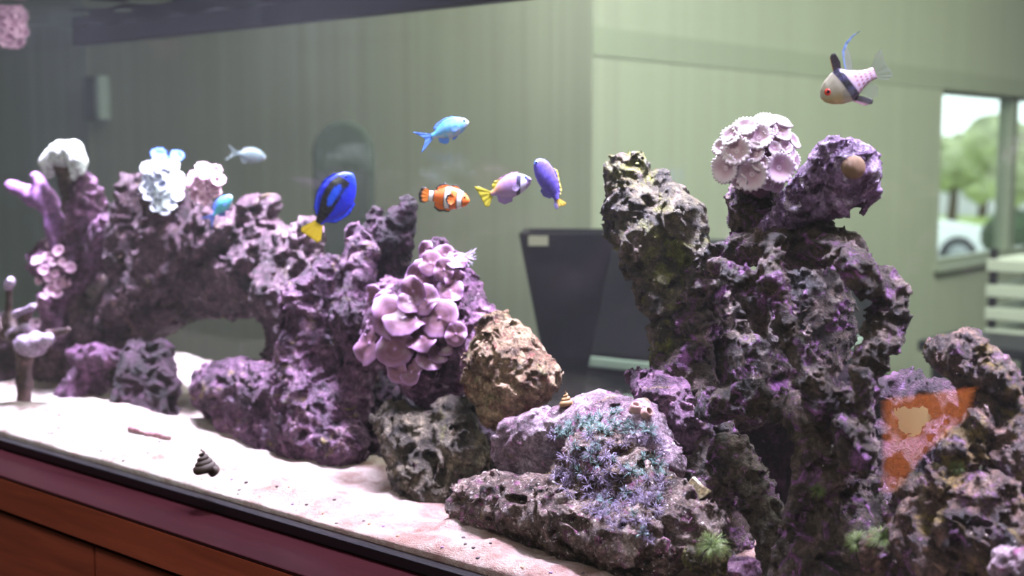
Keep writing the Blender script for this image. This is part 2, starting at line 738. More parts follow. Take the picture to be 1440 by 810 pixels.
# ================================================================== OUTDOORS behind the window
GZ = -1.55
M_grass = flat('lawn', (168, 186, 112), 0.95, 0.1, 0.3, 1.2)
M_asph = flat('asphalt', (150, 150, 146), 0.9, 0.2, 0.15, 2)
M_leaf = flat('tree_leaves', (160, 166, 130), 0.9, 0.1, 0.45, 1.5, bumpv=0.5)
M_leaf2 = flat('dark_leaves', (66, 84, 58), 0.9, 0.1, 0.4, 4, bumpv=0.5)
M_bark = flat('bark', (90, 74, 58), 0.95, 0.1, 0.3, 8)


def view_pt(px, py, depth):
    return CAM + ray(px, py) * depth


g = box('ground_outdoors', (-90, YB + 0.6, GZ - 0.2), (XC - 0.12, 90, GZ), M_asph)
tag(g, kind='structure')
lp = view_pt(1390, 286, 27.0)
fdir = (RM @ Vector((0, 0, -1)))
fdir.z = 0
fdir.normalize()
rdir = Vector((fdir.y, -fdir.x, 0))
lawn_pts = [lp + rdir * a + fdir * b for a, b in ((-14, 0), (10, 0), (16, 14), (-20, 14))]
lawn = prism('lawn', [Vector((p.x, p.y, GZ)) for p in lawn_pts], (0, 0, 0.06), M_grass)
tag(lawn, 'strip of bright green lawn under the trees outside the window', 'lawn', kind='stuff')


def tree(name, label, px, pyc, depth, rw, rh, mat, seed, trunk=True):
    c = view_pt(px, pyc, depth)
    base = Vector((c.x, c.y, GZ))
    t = empty(name, base)
    rr = random.Random(seed)
    st = []
    for _ in range(9):
        o = Vector((rr.uniform(-1, 1) * rw * 0.6, rr.uniform(-1, 1) * rw * 0.6, rr.uniform(-1, 1) * rh * 0.6))
        st.append([(tuple(Vector((0, 0, c.z - GZ)) + o), rr.uniform(0.45, 0.6) * min(rw, rh), 1.0)])
    V, Q = sdf_mesh(st, max(rw, rh) / 22, k=rw * 0.2, lump=rw * 0.07, mid=rw * 0.06, fine=rw * 0.04, pits=0.0,
                    f1=2.0 / rw, f2=5 / rw, f3=11 / rw, seed=seed)
    link('crown', np_mesh('crown', V, Q), mat, t)
    if trunk:
        tube('trunk', [(0, 0, -0.05), (0.05, 0, (c.z - GZ) * 0.5), (0, 0.05, c.z - GZ)], [rw * 0.1, rw * 0.08, rw * 0.05], M_bark, t)
    else:
        tube('stem', [(0, 0, -0.05), (0, 0, c.z - GZ)], [rw * 0.12, rw * 0.08], M_bark, t)
    return tag(t, label, 'tree' if trunk else 'shrub')


tree('leafy_tree', 'tall pale green tree behind the lawn, rising to the right of the sky', 1425, 222, 33, 1.5, 1.0, M_leaf, 3)
tree('leafy_tree', 'shorter pale green tree with its crown below the open sky', 1340, 238, 36, 1.5, 0.95, M_leaf, 4)
tree('leafy_tree', 'low pale green tree standing between two others beyond the lawn', 1383, 236, 40, 1.5, 0.9, M_leaf, 5)
tree('garden_shrub', 'dark rounded shrub in front of the white car outside the window', 1430, 335, 15, 0.36, 0.36, M_leaf2, 6, False)

# white car
M_carw = flat('car_paint', (238, 240, 240), 0.25, 0.5, 0.01, 2)
M_carg = flat('car_glass', (60, 72, 78), 0.1, 0.6)
M_tyre = flat('tyre', (36, 38, 40), 0.8)
M_hub = flat('wheel_hub', (150, 154, 156), 0.4, 0.5, metallic=0.6)
wc = view_pt(1347, 355, 21.0)
car = empty('parked_car', (wc.x, wc.y, GZ))
car.matrix_world = Matrix(((rdir.x, fdir.x, 0, wc.x), (rdir.y, fdir.y, 0, wc.y), (0, 0, 1, GZ), (0, 0, 0, 1)))
side = [(-3.3, 0.25), (0.85, 0.25), (0.9, 0.55), (0.75, 0.75), (-0.25, 0.92), (-3.2, 0.95), (-3.4, 0.6)]
bpts = [Vector((x, 0.0, z)) for x, z in side]
prism('car_body', bpts, (0, 1.6, 0), M_carw, car, 0.05)
cab = [(-3.0, 0.93), (-0.35, 0.92), (-0.95, 1.32), (-1.3, 1.36), (-2.5, 1.34)]
prism('car_cabin', [Vector((x, 0.1, z)) for x, z in cab], (0, 1.4, 0), M_carw, car, 0.04)
for a, b in ((-0.55, -1.35), (-1.45, -2.7)):
    prism('side_window', [Vector((a, 0.095, 0.96)), Vector((a - 0.3, 0.095, 1.28)), Vector((b + 0.05, 0.095, 1.28)), Vector((b, 0.095, 0.96))], (0, 0.02, 0), M_carg, car)
for x in (0, -2.5):
    for y in (-0.02, 1.42):
        w = link('wheel', lathe_mesh('wheel', [(0.0, 0), (0.3, 0.0), (0.33, 0.03), (0.33, 0.17), (0.3, 0.2), (0.0, 0.2)], 28), M_tyre, car)
        w.rotation_euler = (R(-90), 0, 0)
        w.location = (x, y, 0.33)
        hb = link('wheel_hub', lathe_mesh('wheel_hub', [(0.0, 0.21), (0.16, 0.21), (0.2, 0.195)], 20), M_hub, w)
        hb2 = link('wheel_hub', lathe_mesh('wheel_hub', [(0.0, -0.01), (0.16, -0.01), (0.2, 0.005)], 20), M_hub, w)
tag(car, 'white car parked outside beyond the window', 'car')

# ================================================================== ROOM THINGS behind the tank
M_dark = flat('dark_planter', (14, 12, 22), 0.6, 0.3, 0.1, 10)
M_soil = flat('potting_soil', (40, 32, 28), 0.95, 0.1, 0.3, 60)
M_tag = flat('pale_sticker', (206, 206, 180), 0.6)
M_grey = flat('charcoal_laminate', (44, 47, 52), 0.6, 0.3, 0.06, 5)
M_rail = flat('pale_rail', (176, 196, 186), 0.5)
M_black = flat('black_metal', (22, 24, 28), 0.5)
M_slat = flat('white_tray', (214, 222, 206), 0.5)
M_chair = flat('grey_green_fabric', (74, 84, 74), 0.9, 0.1, 0.1, 60)
M_chairm = flat('chair_metal', (70, 72, 74), 0.4, 0.5, metallic=0.8)

# tapered planter on a pedestal (stands on the floor, turned to face the tank corner)
yp = 1.05
tl, tr_ = P(735, 322, yp), P(866, 322, yp)
pc = (tl + tr_) / 2
sc_ = scale_at(pc)
hw, hb = 65 * sc_, 22 * sc_
PH = 235 * sc_
pl = empty('tall_planter', (pc.x, pc.y, FLOOR_Z), R(37))
H = tl.z - FLOOR_Z
bm = bmesh.new()
rows = []
for (w_, z_) in [(hb, H - PH), (hw, H), (hw - 0.012, H), (hb - 0.008, H - PH + 0.02)]:
    rows.append([bm.verts.new((sx * w_, sy * w_, z_)) for sx, sy in ((-1, -1), (1, -1), (1, 1), (-1, 1))])
bm.faces.new(rows[0])
for a, b in zip(rows[:-1], rows[1:]):
    for j in range(4):
        bm.faces.new((a[j], a[(j + 1) % 4], b[(j + 1) % 4], b[j]))
bm.faces.new(rows[-1])
link('planter_shell', bm_mesh('planter_shell', bm), M_dark, pl)
box('soil', (-hw * 0.84, -hw * 0.84, H - 0.06), (hw * 0.84, hw * 0.84, H - 0.045), M_soil, pl)
box('sticker', (-hw + 0.018, -hw - 0.004, H - 0.022), (-hw + 0.055, -hw + 0.006, H - 0.004), M_tag, pl)
box('pedestal', (-0.11, -0.11, 0.0), (0.11, 0.11, H - PH), M_dark, pl, 0.006)
tag(pl, 'tall tapered dark planter with a pale sticker at the rim', 'planter')

# credenza along the side wall
cr_y1 = Px(1262, 300, XC + 0.27).y
zc1 = 0.03
cre = empty('credenza', (XC + 0.15, 2.6, FLOOR_Z))
def loc(p, o):
    return Vector(p) - o.location
box('carcass', loc((XC + 0.012, YB + 0.25, FLOOR_Z), cre), loc((XC + 0.25, cr_y1, zc1), cre), M_grey, cre, 0.006)
ny = 4
for i in range(ny):
    y0 = YB + 0.26 + (cr_y1 - YB - 0.28) * i / ny
    y1 = YB + 0.26 + (cr_y1 - YB - 0.28) * (i + 1) / ny - 0.01
    box('door', loc((XC + 0.252, y0, FLOOR_Z + 0.05), cre), loc((XC + 0.265, y1, -0.16), cre), M_grey, cre, 0.002)
box('lower_rail', loc((XC + 0.252, YB + 0.26, -0.145), cre), loc((XC + 0.275, cr_y1 - 0.05, -0.115), cre), M_rail, cre, 0.004)
tag(cre, 'charcoal credenza with a pale rail standing along the side wall', 'cabinet')

# filing cabinet behind the planter
fy = 1.36
fa, fb = P(812, 336, fy), P(985, 336, fy)
fc = empty('filing_cabinet', ((fa.x + fb.x) / 2, fy, FLOOR_Z), R(6))
fw = (fb - fa).length / 2 * 0.8
fh = fa.z - FLOOR_Z
box('carcass', (-fw, 0.0, 0.0), (fw, 0.2, fh), M_grey, fc, 0.004)
frz = P(880, 512, fy).z - FLOOR_Z
for i, (z0, z1) in enumerate(((frz + 0.02, fh - 0.02), (frz - 0.34, frz - 0.02), (0.05, frz - 0.36))):
    d = box('drawer', (-fw + 0.01, -0.012, z0), (fw - 0.01, -0.001, z1), M_grey, fc, 0.003)
    if i:
        box('handle', (-0.05, -0.022, z1 - 0.06), (0.05, -0.0125, z1 - 0.045), M_rail, d, 0.002)
box('rail', (-fw, -0.016, frz - 0.011), (fw, -0.001, frz + 0.011), M_rail, fc, 0.003)
tag(fc, 'charcoal filing cabinet with a pale rail behind the dark planter', 'cabinet')

# rack with white trays
ry = 3.0
ra, rb = P(1392, 352, ry), P(1475, 500, ry)
rk = empty('tray_rack', (ra.x, ry, FLOOR_Z))
wd = rb.x - ra.x
zt = P(1400, 350, ry).z - FLOOR_Z
for x in (0.0, wd):
    for y in (0.0, 0.3):
        box('post', (x, y, 0), (x + 0.02, y + 0.02, zt), M_black, rk)
for i, py in enumerate((372, 408, 440, 470)):
    z = P(1400, py, ry).z - FLOOR_Z
    box('tray', (-0.004, -0.012, z - 0.02), (wd + 0.024, 0.31, z + 0.016), M_slat, rk, 0.003)
box('back_panel', (0.0, 0.318, 0.05), (wd + 0.02, 0.326, zt), M_black, rk)
tag(rk, 'black rack holding a stack of white trays, beside the window', 'rack')
# dark desk in front of it
dy = 2.55
da, db = P(1290, 478, dy), P(1460, 505, dy)
dk = empty('desk', (da.x, dy, FLOOR_Z))
zt = da.z - FLOOR_Z
zb = P(1400, 505, dy).z - FLOOR_Z
box('desk_top', (0.0, 0, zb), (0.62, 0.3, zt), M_black, dk, 0.006)
for x in (0.03, 0.56):
    for y in (0.03, 0.24):
        box('leg', (x, y, 0), (x + 0.03, y + 0.03, zb), M_black, dk)
tag(dk, 'black topped desk standing before the tray rack', 'desk')

# chair silhouette
cy = 1.18
ct = P(480, 168, cy)
cl, crr = P(438, 230, cy), P(527, 230, cy)
chw = 45 * scale_at(ct)
ch = empty('office_chair', (ct.x, cy, FLOOR_Z), R(33))
zt = ct.z - FLOOR_Z
pts = []
for a in range(0, 181, 15):
    pts.append((chw * math.cos(R(a)), zt - chw * 1.05 + chw * 1.05 * math.sin(R(a))))
pts += [(-chw * 0.95, 0.62), (chw * 0.95, 0.62)]
bk = prism('backrest', [Vector((x, 0, z)) for x, z in pts], (0, 0.035, 0), M_chair, ch, 0.012)
box('seat', (-chw * 1.6, -0.30, 0.50), (chw * 1.6, 0.06, 0.57), M_chair, ch, 0.02)
box('back_stay', (-0.03, 0.05, 0.52), (0.03, 0.075, 0.85), M_chairm, ch, 0.004)
tube('gas_lift', [(0, -0.12, 0.1), (0, -0.12, 0.5)], [0.025, 0.025], M_chairm, ch, 12)
for k in range(5):
    a = k * 2 * math.pi / 5
    tube('base_arm', [(0, -0.12, 0.11), (0.24 * math.cos(a), -0.12 + 0.24 * math.sin(a), 0.065)], [0.022, 0.015], M_chairm, ch)
    cs = link('caster', lathe_mesh('caster', [(0.0, -0.018), (0.026, -0.018), (0.03, -0.012), (0.03, 0.012), (0.026, 0.018), (0.0, 0.018)], 14), M_black, ch)
    cs.rotation_euler = (R(90), 0, a)
    cs.location = (0.24 * math.cos(a), -0.12 + 0.24 * math.sin(a), 0.03)
tag(ch, 'grey green high-backed office chair standing before the wallpapered wall', 'chair')

# wall switch box
wa = P(118, 108, YB - 0.03)
wb_ = P(143, 168, YB - 0.03)
sw = empty('wall_box', ((wa.x + wb_.x) / 2, YB, (wa.z + wb_.z) / 2))
hx = (wb_.x - wa.x) / 2
hz = (wa.z - wb_.z) / 2
box('housing', (-hx, -0.035, -hz), (hx * 0.55, 0.0, hz), M_grey, sw, 0.004)
box('cover_strip', (hx * 0.55, -0.04, -hz), (hx * 1.1, 0.0, hz), flat('pale_cover', (170, 186, 176), 0.5), sw, 0.003)
tag(sw, 'small grey wall box with a pale edge strip, on the wallpaper', 'wall box')


# unseen ceiling lamps, added to light the walls and the cabinet
def added_ceiling_lamp(name, label, x, y, sx, sy, power, color):
    t = empty(name, (x, y, CEIL_Z))
    box('lamp_frame', (-sx / 2 - 0.03, -sy / 2 - 0.03, -0.03), (sx / 2 + 0.03, sy / 2 + 0.03, 0.0), M_white, t, 0.004)
    box('diffuser', (-sx / 2, -sy / 2, -0.034), (sx / 2, sy / 2, -0.03), emit_mat('diffuser', (255, 250, 240), 1.5), t)
    l = bpy.data.lights.new('added_ceiling_light', 'AREA')
    l.shape = 'RECTANGLE'
    l.size = sx
    l.size_y = sy
    l.energy = power
    l.color = color
    o = bpy.data.objects.new('added_ceiling_light', l)
    o.location = (0, 0, -0.04)
    COL.objects.link(o)
    o.parent = t
    tag(t, label, 'lamp')


added_ceiling_lamp('added_ceiling_lamp', 'flat white lamp added out of view to light the room behind the tank', 0.1, 2.9, 0.9, 0.9, CEIL_POWER_BACK, (1, 0.99, 0.93))  # unseen, added to light the side wall from the right
added_ceiling_lamp('added_ceiling_lamp', 'flat white lamp added out of view to brighten the wallpapered wall', -1.15, 0.95, 0.9, 0.3, CEIL_POWER_MID, (1, 0.99, 0.93))  # unseen, added to brighten the wallpapered wall
added_ceiling_lamp('added_ceiling_lamp', 'flat white lamp added out of view to light the cabinet front', -0.6, -1.6, 0.9, 0.5, CEIL_POWER_FRONT, (1, 0.96, 0.9))  # unseen, added to light the cabinet front

# added orange panel shaped as a sunlit patch on wood, mirrored by front glass
M_orange = flat('orange_wood', (226, 138, 84), 0.6, 0.3, 0.06, 6)
OY = -1.75      # its real plane; the mirror image sits at +|OY| behind the glass
def mir(px, py, Y):
    p = P(px, py, -Y)
    return Vector((p.x, Y, p.z))
opts = [mir(1247, 562, OY), mir(1373, 545, OY), mir(1362, 585, OY), mir(1300, 640, OY), mir(1262, 690, OY), mir(1247, 690, OY)]
oc = sum(opts, Vector()) / len(opts)
ow = empty('sun_patch_stand', (oc.x, OY, FLOOR_Z))
prism('orange_panel', [p - ow.location for p in opts], (0, -0.02, 0), M_orange, ow)
bz = min(p.z for p in opts) - FLOOR_Z
tube('pole', [(0, -0.03, 0.0), (0, -0.03, bz + 0.1)], [0.012, 0.012], M_black, ow)
pb = link('foot_plate', lathe_mesh('foot_plate', [(0.0, 0.0), (0.14, 0.0), (0.14, 0.012), (0.0, 0.018)], 24), M_black, ow)
pb.location = (0, -0.03, 0)
tag(ow, 'orange panel added in the shape of a sunlit patch, mirrored in the front glass', 'added panel')
sp = empty('added_spot', (oc.x + 0.1, OY + 0.75, CEIL_Z))  # unseen spot, added so the mirrored panel shows bright
spm = link('spot_housing', lathe_mesh('spot_housing', [(0.0, 0.0), (0.05, 0.0), (0.05, -0.1), (0.045, -0.1), (0.045, -0.03), (0.0, -0.03)], 20), M_white, sp)
sl = bpy.data.lights.new('added_spot_light', 'SPOT')
sl.energy = 3000
sl.color = (1.0, 0.72, 0.45)
sl.spot_size = R(11)
sl.spot_blend = 0.25
sl.shadow_soft_size = 0.02
so = bpy.data.objects.new('added_spot_light', sl)
COL.objects.link(so)
so.parent = sp
so.location = (0, 0, -0.06)
so.rotation_mode = 'QUATERNION'
so.rotation_quaternion = (oc - (sp.location + Vector((0, 0, -0.06)))).to_track_quat('-Z', 'Y')
tag(sp, 'small white spot added out of view to brighten the orange panel', 'lamp')

# ================================================================== TANK
TL, TR, TD, TH = -2.44, 0.35, 0.56, 0.70
M_glass = glass_mat('tank_glass')
M_trim = flat('black_trim', (24, 22, 28), 0.35, 0.4)
M_brace = flat('smoky_brace', (8, 8, 12), 0.5, 0.3, 0.05, 10)
tk = empty('aquarium_tank', ((TL + TR) / 2, TD / 2, -0.012))
def tb(name, lo, hi, mat, bev=0.0):
    return box(name, Vector(lo) - tk.location, Vector(hi) - tk.location, mat, tk, bev)
tb('front_pane', (TL, -0.012, -0.001), (TR, 0.0, TH), M_glass)
tb('back_pane', (TL, TD, -0.001), (TR, TD + 0.012, TH), M_glass)
M_endglass = glass_mat('tinted_end_glass', (0.84, 0.89, 0.99))
tb('end_pane', (TL, 0.0, -0.001), (TL + 0.012, TD, TH), M_endglass)
tb('end_pane', (TR - 0.012, 0.0, -0.001), (TR, TD, TH), M_endglass)
tb('bottom_plate', (TL, -0.012, -0.012), (TR, TD + 0.012, -0.002), M_trim)
tb('base_trim', (TL - 0.004, -0.018, -0.0115), (TR + 0.004, -0.0125, 0.0), M_trim, 0.001)
bz0 = P(400, 34, TD - 0.02).z
tb('rear_brace', (TL + 0.012, TD - 0.03, bz0), (TR - 0.012, TD - 0.001, bz0 + 0.036), M_brace, 0.003)
tb('front_brace', (TL + 0.012, 0.001, bz0 + 0.02), (TR - 0.012, 0.03, bz0 + 0.05), M_brace, 0.003)
tag(tk, 'long clear glass aquarium on a reddish wooden cabinet', 'aquarium')
# water surface
bm = bmesh.new()
nx_, ny_ = 140, 28
wz = bz0 + 0.036
vs = [[bm.verts.new((TL + 0.014 + (TR - TL - 0.028) * i / nx_, 0.001 + (TD - 0.002) * j / ny_,
      wz + 0.0012 * math.sin(i * 0.9 + j * 0.4) + 0.0008 * math.sin(j * 1.3 - i * 0.33))) for j in range(ny_ + 1)] for i in range(nx_ + 1)]
for i in range(nx_):
    for j in range(ny_):
        bm.faces.new((vs[i][j], vs[i + 1][j], vs[i + 1][j + 1], vs[i][j + 1]))
wo = link('water_surface', bm_mesh('water_surface', bm, True), water_mat())
tag(wo, 'clear rippled water filling the aquarium', 'water', kind='stuff')
WATER_HAZE = 0.018
bm = bmesh.new()
add_box(bm, (TL + 0.013, 0.0005, 0.001), (TR - 0.013, TD - 0.0005, wz - 0.004))
mv, nt, b = new_mat('water_haze')
nt.nodes.remove(b)
vs_ = N(nt, 'ShaderNodeVolumeScatter')
vs_.inputs['Color'].default_value = (0.92, 0.96, 1.0, 1)
vs_.inputs['Density'].default_value = WATER_HAZE
vs_.inputs['Anisotropy'].default_value = 0.3
nt.links.new(vs_.outputs[0], nt.nodes['Material Output'].inputs['Volume'])
link('water_body', bm_mesh('water_body', bm), mv, wo)

# cabinet
def wood_mat(name, c, gloss=0.3):
    m, nt, b = new_mat(name)
    tc = N(nt, 'ShaderNodeTexCoord')
    mp = N(nt, 'ShaderNodeMapping')
    mp.inputs['Scale'].default_value = (2.2, 30, 30)
    nt.links.new(tc.outputs['Object'], mp.inputs[0])
    n = noise_node(nt, 1.5, 5, 0.6, mp.outputs[0], 0.8)
    l = lin(c)
    r = ramp(nt, n.outputs[0], [(0.3, tuple(v * 0.72 for v in l)), (0.7, tuple(v * 1.2 for v in l))])
    nt.links.new(r.outputs[0], b.inputs['Base Color'])
    b.inputs['Roughness'].default_value = gloss
    b.inputs['Specular IOR Level'].default_value = 0.14
    return m


M_wood = wood_mat('cherry_wood', (128, 62, 46), 0.4)
M_wood2 = wood_mat('cherry_wood_lid', (40, 14, 18), 0.28)
M_gap = flat('cabinet_gap', (30, 14, 12), 0.8)
lidY = Pz(0, 668, -0.012).y
zf = P(0, 716, lidY).z
cb = empty('aquarium_cabinet', ((TL + TR) / 2, 0.25, FLOOR_Z))
def cbx(name, lo, hi, mat, bev=0.0):
    return box(name, Vector(lo) - cb.location, Vector(hi) - cb.location, mat, cb, bev)
cbx('top_board', (TL - 0.08, lidY, zf), (TR + 0.08, TD + 0.08, -0.0125), M_wood2, 0.002)
cbx('fascia', (TL - 0.081, lidY - 0.001, zf), (TR + 0.081, lidY + 0.018, -0.0165), M_wood, 0.001)
cbx('carcass', (TL - 0.05, lidY + 0.035, FLOOR_Z + 0.06), (TR + 0.05, TD + 0.05, zf), M_gap)
cbx('plinth', (TL - 0.03, lidY + 0.07, FLOOR_Z), (TR + 0.03, TD + 0.03, FLOOR_Z + 0.06), M_gap)
seam = P(132, 780, lidY + 0.012).x
dw = 0.46
edges = [seam + dw * k for k in range(-3, 6)]
for a, b in zip(edges[:-1], edges[1:]):
    if b < TL - 0.06 or a > TR + 0.06:
        continue
    d = cbx('door', (max(a + 0.002, TL - 0.07), lidY + 0.012, FLOOR_Z + 0.07), (min(b - 0.002, TR + 0.07), lidY + 0.034, zf - 0.011), M_wood, 0.002)
    bm = bmesh.new()
    mx_ = (max(a, TL - 0.07) + min(b, TR + 0.07)) / 2
    add_box(bm, (-0.05, -0.022, -0.006), (0.05, -0.014, 0.006), 0.002)
    add_box(bm, (-0.045, -0.015, -0.004), (-0.037, 0.0, 0.004))
    add_box(bm, (0.037, -0.015, -0.004), (0.045, 0.0, 0.004))
    hd = link('handle', bm_mesh('handle', bm), M_chairm, d)
    hd.location = Vector((mx_, lidY + 0.012, -0.45)) - cb.location
tag(cb, 'reddish cherry wood cabinet with flat doors under the aquarium', 'cabinet')

# LED fixtures hanging over the tank
M_led = emit_mat('led_lens', (196, 186, 255), 3.0)
for i, x in enumerate((-2.05, -1.45, -0.85, -0.25, 0.2)):
    t = empty('led_fixture', (x, 0.30, 1.02))
    box('housing', (-0.13, -0.09, 0.0), (0.13, 0.09, 0.035), M_black, t, 0.008)
    box('led_lens', (-0.11, -0.07, -0.004), (0.11, 0.07, 0.0), M_led, t)
    for sx in (-0.1, 0.1):
        tube('hanging_wire', [(sx, 0, 0.03), (sx, 0, CEIL_Z - 1.02)], [0.0015, 0.0015], M_black, t, 6)
    l = bpy.data.lights.new('led_light', 'AREA')
    l.shape = 'RECTANGLE'
    l.size = 0.2
    l.size_y = 0.12
    l.spread = R(66)
    l.energy = LED_POWER * (1.15 if i < 2 else 1.0)
    l.color = LED_COLOR
    o = bpy.data.objects.new('led_light', l)
    o.location = (0, 0, -0.006)
    COL.objects.link(o)
    o.parent = t
    tag(t, ['black hanging reef lamp above the branching purple sponge', 'black hanging reef lamp above the arched rock', 'black hanging reef lamp above the mushroom corals',
            'black hanging reef lamp above the pillar of stacked rock', 'black hanging reef lamp above the knobbed rock at the tank end'][i], 'lamp', 'reef lamps over the tank')

# ================================================================== SAND
def sand_z(x, y):
    pts = np.stack([x, y, np.zeros_like(x)], 1).astype(np.float32)
    z = 0.012 + 0.014 * (vnoise(pts, 9, 41) - 0.5) + 0.010 * (vnoise(pts, 24, 42) - 0.5) + 0.005 * (vnoise(pts, 60, 43) - 0.5)
    for (px, py, Y, a, sx, sy) in ((150, 580, 0.12, 0.032, 0.13, 0.055), (330, 660, 0.08, 0.012, 0.12, 0.05), (420, 690, 0.06, 0.012, 0.08, 0.04), (20, 600, 0.07, 0.012, 0.1, 0.05)):
        c = P(px, py, Y)
        z = z + a * np.exp(-((x - c.x) / sx) ** 2 - ((y - Y) / sy) ** 2)
    edge = np.minimum(1, (y - 0.0) / 0.03)
    return np.where(edge < 1, 0.004 + (z - 0.004) * np.maximum(edge, 0.0) ** 0.7, z)


gx = np.arange(TL + 0.014, TR - 0.013, 0.004)
gy = np.arange(0.0006, TD, 0.004)
GX, GY = np.meshgrid(gx, gy, indexing='ij')
zz = sand_z(GX.ravel(), GY.ravel())
V = np.stack([GX.ravel(), GY.ravel(), zz], 1)
nxg, nyg = GX.shape
ii = np.arange(nxg * nyg).reshape(nxg, nyg)
Q = np.stack([ii[:-1, :-1], ii[1:, :-1], ii[1:, 1:], ii[:-1, 1:]], -1).reshape(-1, 4)
# skirt down to the bottom plate
rim = np.concatenate([ii[:, 0], ii[-1, 1:], ii[::-1, -1][1:], ii[0, ::-1][1:-1]])
low = V[rim].copy()
low[:, 2] = -0.0015
n0 = len(V)
V = np.concatenate([V, low])
k = np.arange(len(rim))
kn = (k + 1) % len(rim)
Q = np.concatenate([Q, np.stack([rim[k], n0 + k, n0 + kn, rim[kn]], 1)])
m, nt, b = new_mat('aragonite_sand')
tc = N(nt, 'ShaderNodeTexCoord')
n1 = noise_node(nt, 26, 6, 0.72, tc.outputs['Object'])
n2 = noise_node(nt, 420, 3, 0.7, tc.outputs['Object'])
c1 = ramp(nt, n1.outputs[0], [(0.32, lin((176, 170, 166))), (0.5, lin((164, 152, 144))), (0.68, lin((122, 96, 86)))]).outputs[0]
f2 = ramp(nt, n2.outputs[0], [(0.62, (0, 0, 0)), (0.75, (0.6, 0.6, 0.6))]).outputs[0]
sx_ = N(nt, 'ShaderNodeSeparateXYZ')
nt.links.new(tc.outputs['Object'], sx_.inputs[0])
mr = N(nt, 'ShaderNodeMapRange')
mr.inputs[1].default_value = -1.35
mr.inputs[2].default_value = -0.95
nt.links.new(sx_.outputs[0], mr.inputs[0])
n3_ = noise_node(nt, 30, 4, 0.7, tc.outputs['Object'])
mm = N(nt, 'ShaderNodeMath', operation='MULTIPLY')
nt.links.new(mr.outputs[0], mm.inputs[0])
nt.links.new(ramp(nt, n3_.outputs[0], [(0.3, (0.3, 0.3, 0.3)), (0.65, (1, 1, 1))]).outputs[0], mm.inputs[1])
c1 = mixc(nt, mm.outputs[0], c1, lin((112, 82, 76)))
c2 = mixc(nt, f2, c1, lin((140, 104, 92)))
nt.links.new(c2, b.inputs['Base Color'])
b.inputs['Roughness'].default_value = 0.9
b.inputs['Specular IOR Level'].default_value = 0.15
bump(nt, b, n2.outputs[0], 0.9, 0.004)
sand = link('sand_bed', np_mesh('sand_bed', V, Q), m)
tag(sand, 'white aragonite sand bed mounded along the tank floor', 'sand', kind='stuff')


def sand_at(x, y):
    return float(sand_z(np.array([x]), np.array([y]))[0])


# ================================================================== ROCKS
RK = {}
M_r_purple = rock_mat('coralline_purple', [(44, 26, 36), (88, 54, 80), (140, 96, 132), (200, 158, 190)], patch=(214, 184, 204), patch_th=0.66, speck=(232, 214, 226), speck_th=0.68, sc=24)
M_r_purple2 = rock_mat('coralline_violet', [(38, 24, 32), (76, 50, 70), (124, 88, 116), (180, 142, 160)], patch=(150, 134, 84), patch_th=0.64, speck=(210, 190, 210), speck_th=0.69, sc=22, seed=2.1)
M_r_far = rock_mat('hazy_mauve_rock', [(44, 30, 36), (78, 56, 66), (118, 90, 102), (166, 138, 150)], patch=(168, 150, 110), patch_th=0.66, speck=(214, 198, 210), speck_th=0.68, sc=20, seed=4.2)
M_r_brown = rock_mat('brown_algae_rock', [(24, 18, 18), (53, 43, 36), (90, 77, 65), (140, 116, 118)], patch=(140, 88, 142), patch_th=0.58, speck=(196, 180, 176), speck_th=0.69, sc=26, green=(98, 104, 48), green_th=0.68, seed=1.3)
M_r_green = rock_mat('green_algae_rock', [(27, 22, 18), (60, 53, 40), (97, 87, 63), (140, 118, 120)], patch=(136, 86, 120), patch_th=0.66, speck=(190, 184, 168), speck_th=0.68, sc=28, green=(104, 106, 36), green_th=0.56, seed=3.4)
M_r_tan = rock_mat('tan_rock', [(57, 35, 27), (108, 80, 60), (159, 134, 104), (206, 180, 150)], patch=(130, 40, 56), patch_th=0.62, speck=(226, 214, 200), speck_th=0.68, sc=34, green=(150, 156, 96), green_th=0.64, seed=6.0)
M_r_pale = rock_mat('pale_pink_rock', [(74, 52, 62), (126, 100, 113), (173, 149, 162), (222, 204, 214)], patch=(164, 84, 136), patch_th=0.63, speck=(238, 228, 236), speck_th=0.64, sc=26, green=(150, 128, 72), green_th=0.70, seed=7.7)
M_r_grey = rock_mat('grey_tan_rock', [(28, 23, 22), (64, 56, 48), (110, 100, 84), (164, 150, 124)], patch=(134, 92, 122), patch_th=0.66, speck=(206, 200, 184), speck_th=0.69, sc=22, green=(100, 98, 44), green_th=0.68, seed=9.1)
M_r_reef = rock_mat('mottled_reef_rock', [(34, 24, 24), (76, 58, 52), (122, 102, 94), (176, 160, 150)], patch=(128, 70, 108), patch_th=0.60, speck=(224, 210, 214), speck_th=0.62, sc=40, green=(126, 104, 44), green_th=0.66, seed=11.0)
M_r_right = rock_mat('golden_mottled_rock', [(28, 20, 24), (60, 44, 44), (100, 76, 66), (150, 120, 104)], patch=(138, 92, 140), patch_th=0.61, speck=(214, 196, 180), speck_th=0.68, sc=30, green=(120, 100, 42), green_th=0.59, seed=5.5)
M_r_arm = rock_mat('lavender_crusted_rock', [(60, 38, 62), (110, 78, 118), (160, 130, 168), (200, 176, 204)], patch=(222, 204, 226), patch_th=0.6, speck=(232, 214, 226), speck_th=0.68, sc=34, seed=12.0)
M_r_dark = rock_mat('dark_maroon_rock', [(17, 11, 14), (38, 24, 31), (67, 42, 58), (112, 76, 104)], patch=(120, 84, 130), patch_th=0.68, speck=(196, 180, 210), speck_th=0.70, sc=30, seed=8.3)

